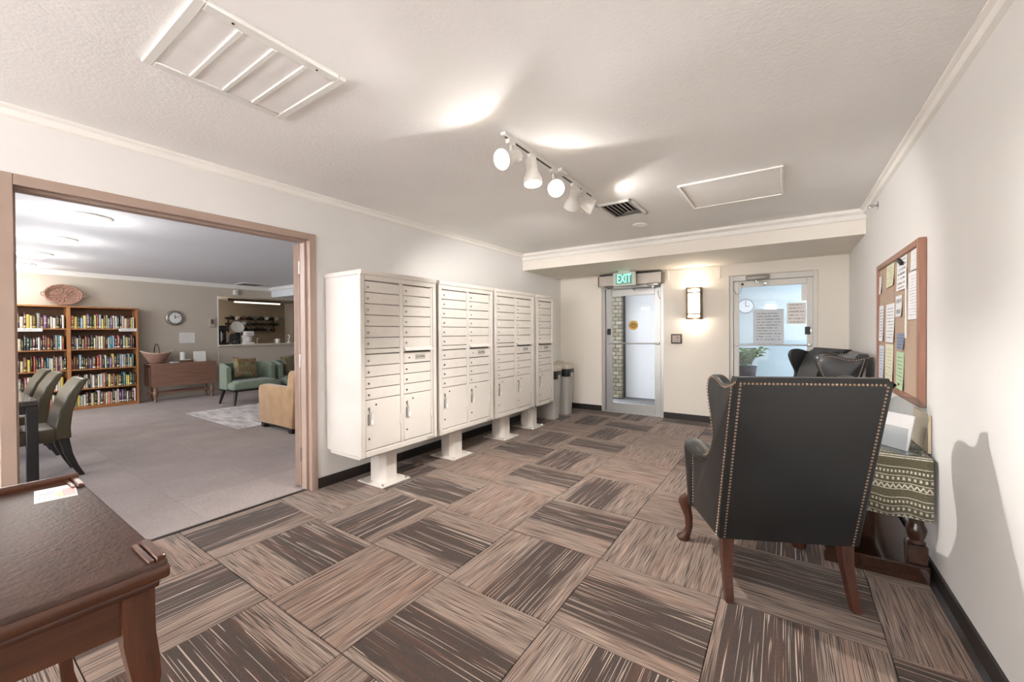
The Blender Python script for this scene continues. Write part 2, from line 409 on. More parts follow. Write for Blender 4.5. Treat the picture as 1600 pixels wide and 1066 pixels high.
# open door leaf folded back into the lounge
dl = bpy.data.objects.new('door_3', None); COL.objects.link(dl); dl['kind'] = 'structure'
dl.location = (XL-.17, DY1-fw-.012, 0); dl.rotation_euler = (0, 0, math.atan2(.50, -.866))
b = MB(); b.rbox(.006, .74, -.022, .022, .012, DZ-fw-.018, .003, 1); b.build('door_leaf', M_['frame'], dl)
for z in (.28, 1.07, 1.86):
    b = MB(); b.cyl((0, -.022, z-.055), (0, -.022, z+.055), .008, n=10); b.box(-.002, .03, -.026, -.021, z-.05, z+.05); b.build('hinge', M_['chrome'], dl)

# ------------------------------------------------------------------ lounge shell
b = MB(); b.box(LX0-2.2, XL-.0605, LY0, LY1, -.08, -.008); lfloor = struct('floor', b, pm('lounge_seam', (112, 100, 97), .95))
lt = MB(); lt.rbox(-T/2+.0006, T/2-.0006, -T/2+.0006, T/2-.0006, -.008, 0, .001, 1); ltm = lt.mesh('carpet_tile', M_['lcarpet'])
def ltile(x0, x1, y0, y1):
    q = MB(); q.box(-(x1-x0)/2+.001, (x1-x0)/2-.001, -(y1-y0)/2+.001, (y1-y0)/2-.001, -.008, 0)
    o = bpy.data.objects.new('carpet_tile', q.mesh('carpet_tile', M_['lcarpet'])); COL.objects.link(o); o.parent = lfloor; o.location = ((x0+x1)/2, (y0+y1)/2, 0)
xb = XL-.062
for i in range(12):
    for j in range(-2, 9):
        x1 = xb-i*T; x0 = x1-T; y0 = -.1+j*T; y1 = y0+T
        if x1 < LX0+.01 or y0 > LY1-.4: continue
        if x0 < LX0: ltile(LX0, x1, y0, y1); continue
        o = bpy.data.objects.new('carpet_tile', ltm); COL.objects.link(o); o.parent = lfloor; o.location = ((x0+x1)/2, (y0+y1)/2, 0)
        if (i+j) % 2: o.rotation_euler = (0, 0, PI/2)
ltile(LX0, xb, LY0, -.1-2*T); ltile(LX0, xb, -.1+9*T, LY1)
b = MB(); b.box(LX0-.12, XL-.05, LY0, 4.89, LZ, LZ+.1); b.box(LX0, LX1, 4.89, LY1, 2.19, LZ+.1); struct('ceiling', b, M_['ceil2'])
KY0, KY1, KZ0, KZ1 = 3.77, 6.05, 1.03, 2.15
b = MB(); b.box(LX0-.12, LX0, LY0, KY0, 0, LZ); b.box(LX0-.12, LX0, KY0, KY1, 0, KZ0); b.box(LX0-.12, LX0, KY0, KY1, KZ1, LZ); b.box(LX0-.12, LX0, KY1, LY1, 0, LZ)
struct('wall_lounge_far', b, M_['taupe'])
b = MB(); b.box(LX0-2.2, LX1, LY1, LY1+.1, 0, LZ); struct('wall_lounge_right', b, M_['taupe'])
# unseen side wall of the lounge; two windows added to brighten it with daylight
b = MB(); WX = ((-9.9, -7.1), (-6.7, -3.9))
b.box(LX0, LX1, LY0-.12, LY0, 0, .3); b.box(LX0, LX1, LY0-.12, LY0, 2.3, LZ)
for x0, x1 in ((LX0, WX[0][0]), (WX[0][1], WX[1][0]), (WX[1][1], LX1)): b.box(x0, x1, LY0-.12, LY0, .3, 2.3)
struct('wall_lounge_left', b, M_['taupe'])
for k, (x0, x1) in enumerate(WX):
    b = MB()
    for q in ((x0, x1, .3, .35), (x0, x1, 2.25, 2.3), (x0, x0+.05, .3, 2.3), (x1-.05, x1, .3, 2.3), ((x0+x1)/2-.025, (x0+x1)/2+.025, .3, 2.3)): b.box(q[0], q[1], LY0-.09, LY0-.03, q[2], q[3])
    w = struct('window_%d' % (k+1), b, M_['whitealu'])
    g = MB(); g.box(x0+.05, (x0+x1)/2-.025, LY0-.065, LY0-.06, .35, 2.25); g.build('pane', M_['glass'], w)
    g = MB(); g.box((x0+x1)/2+.025, x1-.05, LY0-.065, LY0-.06, .35, 2.25); g.build('pane', M_['glass'], w)
    p = lamp('window_portal', 'AREA', ((x0+x1)/2, LY0-.14, 1.3), 1, aim=(0, 1, 0), shape='RECTANGLE', size=x1-x0, size_y=2.0); p.data.cycles.is_portal = True
b = MB(); b.prism([(LX0, LZ), (LX0+.05, LZ), (LX0+.045, LZ-.02), (LX0+.02, LZ-.05), (LX0+.018, LZ-.075), (LX0, LZ-.085)], 1, LY0, 4.89); struct('trim_6', b, M_['trim'])
b = MB(); b.box(LX0, LX1, 4.84, 4.89, LZ-.07, LZ); struct('trim_7', b, M_['trim'])
b = MB(); b.box(LX0, LX0+.012, LY0, LY1, 0, .1); struct('baseboard_lounge', b, M_['taupe'])
b = MB(); b.box(LX0-.13, LX0+.006, KY0-.02, KY0, KZ0-.03, KZ1+.0); b.box(LX0+.0, LX0+.006, KY0-.012, KY0-.004, .1, KZ0); struct('trim_8', b, M_['trim'])
# kitchen behind the pass-through
KX = -12.4
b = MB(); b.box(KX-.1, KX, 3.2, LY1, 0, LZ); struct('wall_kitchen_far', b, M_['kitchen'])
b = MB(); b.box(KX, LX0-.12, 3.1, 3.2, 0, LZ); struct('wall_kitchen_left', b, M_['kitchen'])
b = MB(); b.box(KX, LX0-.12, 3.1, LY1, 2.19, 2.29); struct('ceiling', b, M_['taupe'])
b = MB(); b.box(KX+.6, LX0-.8, LY1-.06, LY1, 0, 2.19); struct('trim_9', b, wood('kitchen_side_panel', (84, 62, 46), (112, 84, 62), 2))
# ------------------------------------------------------------------ entrance porch behind the glass doors
M_['porch'] = wallmat('porch_wall_white', (226, 228, 230), 40, .1)
M_['concrete'] = pm('porch_floor_mat_grey', (112, 110, 108), .9, var=.2, vs=60, bump=.3, bs=200)
VY = 7.95
b = MB(); b.box(-2.64, -1.25, VY, VY+.12, 0, 2.6); struct('wall_porch_far', b, M_['porch'])
b = MB(); b.box(-1.25, 2.2, VY, VY+.12, 0, 2.6); struct('wall_porch_office', b, wallmat('porch_wall_blue_grey', (176, 192, 197), 40, .1))  # same far wall; its weaker daylight put into a blue-grey colour
b = MB(); b.box(2.2, 2.3, YB+.15, VY+.12, 0, 2.6); struct('wall_porch_right', b, M_['porch'])
b = MB(); b.box(-3.1, 2.3, YB+.15, VY+.12, 2.5, 2.6); struct('ceiling', b, M_['porch'])
b = MB(); b.box(-12, 2.3, YB+.2, 12, -.08, -.012); struct('floor', b, M_['concrete'])
M_['brick'], t = newmat('buff_brick'); co = t.obj(); oi = t.n('ShaderNodeObjectInfo')
t.bsdf(t.mix(t.noise(co, 30, 3), t.mix(oi.outputs['Random'], lin((120, 112, 96)), lin((186, 178, 158))), lin((130, 122, 104))), .9, 0, t.bump(t.noise(co, 90, 2), .4, .004))
M_['mortar'] = pm('mortar', (60, 55, 48), .95, var=.1)
b = MB(); b.box(-2.865, -2.645, 7.705, 8.06, 0, 2.5); pier = struct('wall_porch_pier', b, M_['mortar'])
bm_ = {}
for course in range(33):
    z0 = .006+course*.0755
    off = 0 if course % 2 else .5
    segs = [(-2.87, -2.76), (-2.75, -2.64)] if course % 2 else [(-2.87, -2.815), (-2.805, -2.695), (-2.685, -2.64)]
    for x0, x1 in segs:
        k = round(x1-x0, 3)
        if k not in bm_:
            q = MB(); q.rbox(-k/2, k/2, 0, .1, 0, .065, .004, 1); bm_[k] = q.mesh('brick', M_['brick'])
        o = bpy.data.objects.new('brick', bm_[k]); COL.objects.link(o); o.parent = pier; o.location = ((x0+x1)/2, 7.698+random.uniform(-.002, .002), z0)
p = lamp('porch_portal', 'AREA', (-3.1, 7.2, 1.25), 1, aim=(1, 0, 0), shape='RECTANGLE', size=1.6, size_y=2.5); p.data.cycles.is_portal = True

# ------------------------------------------------------------------ glass entrance doors
def frame_piece(n, q, mat, par):
    c = MB(); c.rbox(*q, .004, 1); return c.build(n, mat, par)
def glass_door(name, x0, x1, mat, stile, jamb, y, zt, zrail, latch):
    d = bpy.data.objects.new(name, None); COL.objects.link(d); d['kind'] = 'structure'; d.location = ((x0+x1)/2, y, 0); w = (x1-x0)/2
    frame_piece('jamb', (-w, -w+jamb, -.05, .05, 0, OZ), mat, d); frame_piece('jamb', (w-jamb, w, -.05, .05, 0, OZ), mat, d)
    frame_piece('head', (-w+jamb, w-jamb, -.05, .05, zt, OZ), mat, d)
    a = w-jamb-.004
    frame_piece('stile', (-a, -a+stile, -.024, .024, .012, zt-.005), mat, d); frame_piece('stile', (a-stile, a, -.024, .024, .012, zt-.005), mat, d)
    frame_piece('top_rail', (-a+stile, a-stile, -.022, .022, zrail, zt-.005), mat, d); frame_piece('bottom_rail', (-a+stile, a-stile, -.022, .022, .012, .15), mat, d)
    c = MB(); c.box(-a+stile-.01, a-stile+.01, -.004, .004, .14, zrail+.01); c.build('pane', M_['glass'], d)
    c = MB(); c.cyl((-a+.03, -.062, 1.115), (a-.03, -.062, 1.115), .011, n=12); c.build('push_bar', M_['alu'], d)
    for s in (-1, 1):
        c = MB(); c.rbox(s*(a-.035)-.02, s*(a-.035)+.02, -.075, -.02, 1.097, 1.133, .006, 2); c.build('bar_bracket', M_['alu'], d)
    c = MB(); c.rbox(latch*(a-.055)-.028, latch*(a-.055)+.028, -.045, -.022, 1.25, 1.35, .005, 1); c.build('latch_pull', M_['black'], d)
    c = MB(); c.cyl((latch*(a-.03), -.024, 1.30), (latch*(a-.03), -.034, 1.30), .02, n=14); c.build('lock_cylinder', M_['chrome'], d)
    c = MB(); c.box(-w, w, -.09, .09, -.001, .012); c.build('threshold', M_['alu'], d)
    return d
dA = glass_door('door_1', AX0, AX1, M_['alu'], .095, .05, YB+.09, 1.985, 1.875, -1)
dB = glass_door('door_2', BX0, BX1, M_['whitealu'], .062, .045, YB+.09, 1.985, 1.90, 1)
# closer arms
def closer(par, x, z, l, mat):
    c = MB(); c.rbox(x, x+l, -.115, -.052, z-.03, z+.03, .012, 2); cl = c.build('door_closer', mat, par)
    c = MB(); c.cyl((x+l*.45, -.085, z-.03), (x+l*.45, -.085, z-.07), .012, n=10); c.tube([(x+l*.45, -.085, z-.06), (x+l*.45+.06, -.14, z-.065), (x+l*.75, -.05, z-.085)], .009, 8); c.rbox(x+l*.68, x+l*.9, -.06, -.024, z-.1, z-.07, .005, 1); c.build('closer_arm', M_['chrome'], cl)
    return cl
closer(dB, -.29, 2.015, .27, pm('closer_grey', (150, 146, 138), .4, .3))
c = MB(); c.tube([(-.45, -.03, 1.96), (-.44, -.045, 1.86), (-.405, -.05, 1.80), (-.36, -.05, 1.83), (-.335, -.03, 1.93)], .004, 6); c.build('door_cable', M_['chrome'], dB)
c = MB(); c.cyl((-.335, -.022, 1.94), (-.335, -.04, 1.94), .017, n=12); c.build('cable_boss', M_['black'], dB)
c = MB(); c.tube([(.40, -.03, 1.93), (.405, -.045, 1.85), (.43, -.05, 1.80), (.45, -.04, 1.80)], .004, 6); c.build('door_cable', M_['chrome'], dA)
# automatic operator above the exit door
op = thing('door_operator', 'long grey metal automatic door operator box above the exit door', 'door opener', (-2.005, 6.26, 2.03))
c = MB(); c.rbox(-.49, .49, -.06, .058, 0, .158, .004, 1); c.build('housing', pm('operator_cover', (196, 188, 178), .4, .3), op)
for s in (-1, 1):
    c = MB(); c.rbox(s*.492-.012, s*.492+.012, -.064, .058, -.004, .162, .003, 1); c.build('end_cap', pm('end_cap_brown', (112, 100, 88), .5), op)
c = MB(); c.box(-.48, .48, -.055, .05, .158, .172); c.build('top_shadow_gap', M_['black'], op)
c = MB(); c.rbox(.28, .44, -.085, -.02, -.045, 0, .015, 2); c.cyl((.36, -.055, -.045), (.36, -.055, -.07), .018, n=12); c.tube([(.36, -.055, -.06), (.2, -.09, -.062), (.06, -.05, -.064), (.06, .03, -.085)], .012, 8); c.build('operator_arm', M_['chrome'], op)
c = MB(); c.rbox(-.47, -.38, -.075, .0, -.03, .0, .006, 1); c.tube([(-.42, -.04, -.015), (-.33, -.08, -.045), (-.25, -.04, -.03)], .011, 8); c.build('guide_arm', M_['chrome'], op)
# exit sign hanging from the soffit
ex = thing('exit_sign', 'white exit sign with glowing green letters over the glass door', 'exit sign', (-2.015, 6.02, 1.995))
c = MB(); c.rbox(-.168, .168, -.022, .022, 0, .20, .004, 1); c.build('housing', pm('exit_sign_face', (206, 214, 204), .4, var=.02), ex)
c = MB(); c.rbox(-.09, .09, -.02, .02, .20, .226, .003, 1); c.build('canopy', M_['white'], ex)
c = MB(); c.box(-.125, .125, -.0235, -.0222, .024, .176); c.build('panel', pm('exit_panel', (126, 176, 156), .4, var=.02), ex)
tm = text_mesh('letters', 'EXIT', .185, emit('exit_green_glow', (120, 255, 214), 1.7), ex, Matrix.Translation((0, -.0245, .1)) @ Matrix.Rotation(PI/2, 4, 'X') @ Matrix.Scale(.58, 4, (1, 0, 0)), .0008)
lamp('exit_glow', 'AREA', (0, -.0, .232), .28, (.35, 1, .65), aim=(0, 0, 1), parent=ex, shape='RECTANGLE', size=.25, size_y=.03)
# surface raceways (thin cable ducts)
b = MB(); b.rbox(-1.47, -1.44, YB-.02, YB-.001, 2.06, 2.2, .003, 1); b.box(-1.52, -1.44, YB-.012, YB-.001, 2.2, 2.212); tag(recenter(b.build('cable_duct', M_['wallback'])), 'short cream cable duct on the wall right of the door operator', 'cable duct')
b = MB(); b.rbox(-.77, -.745, YB-.02, YB-.001, 2.04, 2.2, .003, 1); b.box(-1.43, -.77, YB-.012, YB-.001, 2.198, 2.208); tag(recenter(b.build('cable_duct', M_['wallback'])), 'cream cable duct running from under the soffit toward the office door', 'cable duct')
b = MB(); b.rbox(-2.57, -2.51, YB-.03, YB-.001, 2.02, 2.09, .003, 1); b.box(-2.62, -2.57, YB-.02, YB-.001, 2.08, 2.1); tag(recenter(b.build('junction_box', M_['wallback'])), 'small cream junction box beside the left end of the door operator', 'junction box')
# sticker on the exit door
st = thing('door_sticker', 'round yellow warning sticker on the exit door glass', 'sticker', (-2.0, YB+.084, 1.40))
R90 = Matrix.Rotation(PI/2, 4, 'X')
c = MB(); c.cyl((0, -.002, 0), (0, 0, 0), .075, n=28); c.build('disc', pm('sticker_yellow', (214, 170, 74), .5), st)
c = MB()
for k, (z, w) in enumerate(((.032, .06), (.012, .11), (-.01, .12), (-.034, .07))): c.box(-w/2, w/2, -.0032, -.002, z-.006, z+.006)
c.build('print', pm('sticker_print', (96, 76, 40), .6), st)

# ------------------------------------------------------------------ notices on the office door glass, wall clock in the porch
def sheet(name, mat, x0, x1, z0, z1, y, label, cat='notice', group=None):
    c = MB(); c.box(x0, x1, y-.0015, y, z0, z1); return tag(recenter(c.build(name, mat)), label, cat, group)
gy = YB+.084
sheet('notice_sheet', printed('office_hours_print', (222, 230, 238), (96, 110, 128), 12, .6, 'x'), -.365, -.02, 1.127, 1.59, gy, 'large pale blue printed notice taped inside the office door glass')
sheet('notice_sheet', printed('taped_note_print', (240, 238, 234), (92, 92, 98), 6, .6, 'x'), .015, .215, 1.39, 1.66, gy, 'smaller white printed note taped beside the large notice on the glass')
sheet('notice_strip', M_['paper'], .168, .226, 1.685, 1.895, gy, 'narrow blank white strip at the top of the office door glass')
ck = thing('wall_clock', 'round pale clock on the porch wall behind the office door', 'clock', (-.56, VY-.02, 1.72))
c = MB(); c.cyl((0, -.02, 0), (0, .018, 0), .125, n=32); c.build('case', pm('clock_case_grey', (128, 134, 140), .4), ck)
c = MB(); c.cyl((0, -.023, 0), (0, -.02, 0), .108, n=32); c.build('dial', pm('clock_dial_pale', (206, 212, 216), .5), ck)
c = MB(); c.box(-.004, .004, -.027, -.0232, -.01, .09); c.box(-.006, .06, -.027, -.0232, -.004, .004); c.build('hands', M_['black'], ck)

# ------------------------------------------------------------------ sconce and card reader
sc = thing('wall_sconce', 'bronze framed wall sconce with glowing white panel between the doors', 'wall light', (-1.083, YB, 1.47))
c = MB(); c.rbox(-.075, .075, -.085, -.02, .03, .43, .02, 3); c.build('diffuser', emit('sconce_glow', (255, 238, 206), 2.6), sc)
c = MB()
c.box(-.1, -.082, -.1, 0, 0, .46); c.box(.082, .1, -.1, 0, 0, .46)
c.box(-.1, .1, -.1, -.088, .07, .085); c.box(-.1, .1, -.1, -.088, .375, .39); c.box(-.1, .1, -.1, -.09, 0, .016); c.box(-.1, .1, -.1, -.09, .444, .46); c.box(-.085, .085, -.02, 0, 0, .46)
c.build('frame', pm('sconce_bronze', (96, 78, 58), .45, .4), sc)
lamp('sconce_light', 'POINT', (0, -.05, .475), 2.6, (1, .88, .72), parent=sc, shadow_soft_size=.04); lamp('sconce_light', 'POINT', (0, -.05, -.02), 2.6, (1, .88, .72), parent=sc, shadow_soft_size=.04)
cr = thing('card_reader', 'square dark framed access panel on the wall beside the exit door', 'access panel', (-1.331, YB, 1.12))
c = MB(); c.rbox(-.075, .075, -.035, 0, 0, .142, .004, 1); c.build('case', pm('reader_brown', (70, 56, 48), .5), cr)
c = MB(); c.box(-.055, .055, -.038, -.034, .02, .122); c.build('face', pm('reader_face', (170, 160, 150), .4), cr)
bm2 = pm('reader_button', (150, 90, 70), .4)
for zz_, rr_b in ((.09, .014), (.045, .01)): c = MB(); c.cyl((.02, -.042, zz_), (.02, -.036, zz_), rr_b, n=12); c.build('button', bm2, cr)

# ------------------------------------------------------------------ ceiling fittings
def cz(px, py): return unp(px, py, 2, ZC)
gr = thing('return_air_grille', 'large white return air grille with four louvred panels on the ceiling', 'air vent', (-1.94, .825, ZC))
GX, GY = .29, .285
c = MB(); fw2 = .035
c.rbox(-GX, GX, -GY, -GY+fw2, -.017, 0, .004, 1); c.rbox(-GX, GX, GY-fw2, GY, -.017, 0, .004, 1); c.rbox(-GX, -GX+.05, -GY+fw2, GY-fw2, -.017, 0, .004, 1); c.rbox(GX-.05, GX, -GY+fw2, GY-fw2, -.017, 0, .004, 1)
c.build('frame', M_['white'], gr)
ph = (2*GY-2*fw2)/4
slm = pm('louvre_white', (242, 239, 236), .5, var=.03)
for k in range(4):
    y0 = -GY+fw2+k*ph
    if k: c = MB(); c.rbox(-GX+.05, GX-.05, y0-.010, y0+.010, -.018, -.002, .003, 1); c.build('divider_bar', M_['white'], gr)
    c = MB(); n = 26; w = 2*GX-.1
    for q in range(n):
        x = -GX+.05+(q+.5)*w/n
        c.add([(x-.008, y0, -.012), (x+.007, y0, -.008), (x+.007, y0+ph, -.008), (x-.008, y0+ph, -.012)], [(0, 1, 2, 3)])
    o = c.build('louvre_panel', slm, gr); o['kind'] = 'stuff'
c = MB(); c.box(-GX+.04, GX-.04, -GY+.03, GY-.03, -.0025, -.0005); c.build('filter_backing', pm('filter_grey', (150, 144, 140), .9), gr)
for y in (-.16, .16):
    c = MB(); c.cyl((GX-.025, y, -.021), (GX-.025, y, -.019), .005, n=8); c.build('screw', M_['black'], gr)
df = thing('supply_diffuser', 'square white ceiling diffuser with dark angled vanes beyond the track light', 'air vent', (-1.275, 3.75, ZC))
D = .25
c = MB()
c.rbox(-.17, .17, -D, -D+.035, -.016, 0, .004, 1); c.rbox(-.17, .17, D-.035, D, -.016, 0, .004, 1); c.rbox(-.17, -.135, -D, D, -.016, 0, .004, 1); c.rbox(.135, .17, -D, D, -.016, 0, .004, 1)
c.build('frame', M_['white'], df)
c = MB(); c.box(-.14, .14, -D+.03, D-.03, -.003, -.001); c.build('duct', M_['black'], df)
for k in range(7):
    x = -.125+k*.04; L = D-.04
    c = MB(); y0 = -L+max(0, (3-k))*.05 if k < 4 else -L
    q0, q1 = x+.022, x; c.add([(q0, -L, -.02), (q1, -L, -.004), (q1, L-.03*k, -.004), (q0, L-.03*k, -.02), (q0-.003, -L, -.02), (q1-.003, -L, -.004), (q1-.003, L-.03*k, -.004), (q0-.003, L-.03*k, -.02)], [(0, 1, 2, 3), (7, 6, 5, 4), (0, 4, 5, 1), (3, 2, 6, 7), (0, 3, 7, 4), (1, 5, 6, 2)])
    c.build('slat', M_['white'], df)
for k in range(3):
    y = L-.02-k*.045
    c = MB(); c.add([(-.1+k*.04+.03, y-.022, -.02), (.13, y-.022, -.02), (.13, y, -.004), (-.1+k*.04+.03, y, -.004), (-.1+k*.04+.03, y-.025, -.02), (.13, y-.025, -.02), (.13, y-.003, -.004), (-.1+k*.04+.03, y-.003, -.004)], [(0, 1, 2, 3), (7, 6, 5, 4), (0, 4, 5, 1), (3, 2, 6, 7), (0, 3, 7, 4), (1, 5, 6, 2)]); c.build('slat', M_['white'], df)
ap = thing('access_hatch', 'flat white ceiling access hatch with narrow raised border', 'access panel', (-.362, 3.765, ZC))
c = MB()
for q in ((-.35, .35, -.355, -.335), (-.35, .35, .335, .355), (-.35, -.33, -.335, .335), (.33, .35, -.335, .335)): c.rbox(q[0], q[1], q[2], q[3], -.014, 0, .003, 1)
c.build('border', M_['trim'], ap)
c = MB(); c.rbox(-.327, .327, -.332, .332, -.007, -.001, .002, 1); c.build('panel', pm('hatch_panel', (242, 239, 235), .6, var=.02), ap)
sd = thing('smoke_detector', 'small round white disc on the ceiling just short of the soffit', 'detector', (-1.302, 4.41, ZC))
c = MB(); c.lathe([(.075, 0), (.078, -.01), (.06, -.022), (.0, -.024)], 24); c.build('cover', M_['white'], sd)
sp = thing('sprinkler_head', 'chrome sidewall sprinkler head high on the right wall', 'sprinkler', (XR, 4.485, 2.333))
c = MB(); c.cyl((-.004, 0, 0), (0, 0, 0), .035, n=18); c.build('escutcheon', M_['chrome'], sp)
c = MB(); c.cyl((-.05, 0, 0), (-.004, 0, 0), .009, n=8); c.tube([(-.03, 0, .012), (-.045, 0, .014), (-.058, 0, 0)], .003, 6); c.tube([(-.03, 0, -.012), (-.045, 0, -.014), (-.058, 0, 0)], .003, 6); c.box(-.062, -.058, -.018, .018, -.012, .012); c.build('nozzle', M_['chrome'], sp)

# ------------------------------------------------------------------ track light
tl = thing('track_light', 'white ceiling track with five adjustable bell spotlights', 'track light', (-1.345, 2.55, ZC))
c = MB(); c.rbox(-.018, .018, -.64, .66, -.022, 0, .003, 1); c.build('rail', M_['white'], tl)
c = MB(); c.box(-.006, .006, -.62, .64, -.0235, -.021); c.build('slot', M_['black'], tl)
c = MB(); c.rbox(-.05, .05, .0, .10, -.03, 0, .006, 1); c.build('feed_box', M_['white'], tl)
shade_m = pm('track_head_white', (226, 222, 214), .4, var=.02); bulb_m = emit('track_bulb', (255, 240, 214), 14)
def head(y, dirv, lit=True, energy=None, hang=.10, ang=1.9, blend=.25, spill=0):
    d = Vector(dirv).normalized(); piv = Vector((0, y, -.022-hang))
    c = MB(); c.rbox(-.015, .015, y-.035, y+.035, -.05, -.02, .004, 1); c.tube([(0, y, -.045), (0, y, -.022-hang)], .007, 8)
    Mx = Matrix.Translation(piv) @ d.to_track_quat('Z', 'Y').to_matrix().to_4x4()
    c.lathe([(.0, -.075), (.03, -.075), (.036, -.068), (.036, .0), (.037, .01), (.058, .055), (.06, .09), (.057, .09), (.05, .05), (.03, .012), (0, .01)], 20, M=Mx)
    h = c.build('spot_head', shade_m, tl)
    c = MB(); c.lathe([(0, .012), (.03, .016), (.045, .045), (.047, .066), (.035, .074), (0, .077)], 18, M=Mx); c.build('bulb', bulb_m, h)
    p = piv+d*.095
    lamp('spot_light', 'SPOT', p, energy or E_TRACK, (1, .97, .94), aim=d, parent=tl, spot_size=ang, spot_blend=blend, shadow_soft_size=.022)
    if spill: lamp('spot_spill', 'SPOT', p, spill, (1, .97, .94), aim=d, parent=tl, spot_size=2.42, spot_blend=.14, shadow_soft_size=.03)
head(-.56, (-.12, -.90, -.42), ang=1.45, blend=.6, energy=E_TRACK*.42, spill=E_SPILL)
head(-.32, (.12, -.06, -.99), ang=2.2, blend=.4)
head(-.03, (.60, -.68, -.42), ang=1.45, hang=.12, blend=.6, energy=E_TRACK*.42, spill=E_SPILL)
head(.30, (-.50, .52, -.70), ang=2.1, blend=.5, energy=E_TRACK*.8)
head(.47, (.78, .46, -.42), ang=1.45, blend=.6, energy=E_TRACK*.42, spill=E_SPILL)

# bowl pendants added behind the camera, unseen, as fill light for the lobby
for k, (x, y) in enumerate(((-2.2, -2.6), (-.4, -2.6), (-2.2, -4.2), (-.4, -4.2))):
    f = thing('bowl_pendant', 'white glass bowl pendant in the front part of the lobby', 'ceiling light', (x, y, ZC), 0, 'bowl pendants at the front of the lobby')
    c = MB(); c.lathe([(.06, 0), (.06, -.02), (.012, -.03), (.008, -.22), (.0, -.22)], 20, caps=False); c.build('stem', M_['chrome'], f)
    c = MB(); c.lathe([(.17, -.22), (.15, -.27), (.09, -.31), (0, -.325)], 28, caps=False); c.build('bowl', emit('pendant_glow', (255, 246, 232), 2.0), f)
    lamp('pendant_lamp', 'POINT', (0, 0, -.42), E_FILL_BOWL, (1, .965, .925), parent=f, shadow_soft_size=.16)
# glowing globes added behind the camera, unseen, to lift ceiling and walls
gl = emit('globe_glow', (250, 250, 255), E_FILL_GLOBE)
for x, y in ((-1.95, -3.3), (-.7, -3.3)):
    f = thing('globe_floor_lamp', 'white globe floor lamp in the front part of the lobby', 'floor lamp', (x, y, 0), 0, 'globe floor lamps at the front of the lobby')
    c = MB(); c.lathe([(.15, 0), (.15, .015), (.02, .03), (.012, .05), (.012, 1.24), (.05, 1.25), (.05, 1.27)], 24); c.build('stand', M_['chrome'], f)
    c = MB(); c.lathe([(.16*math.sin(PI*k/14) if 0 < k < 14 else (.03 if k == 0 else 0), 1.43-.16*math.cos(PI*k/14)) for k in range(15)], 24); c.build('globe', gl, f)
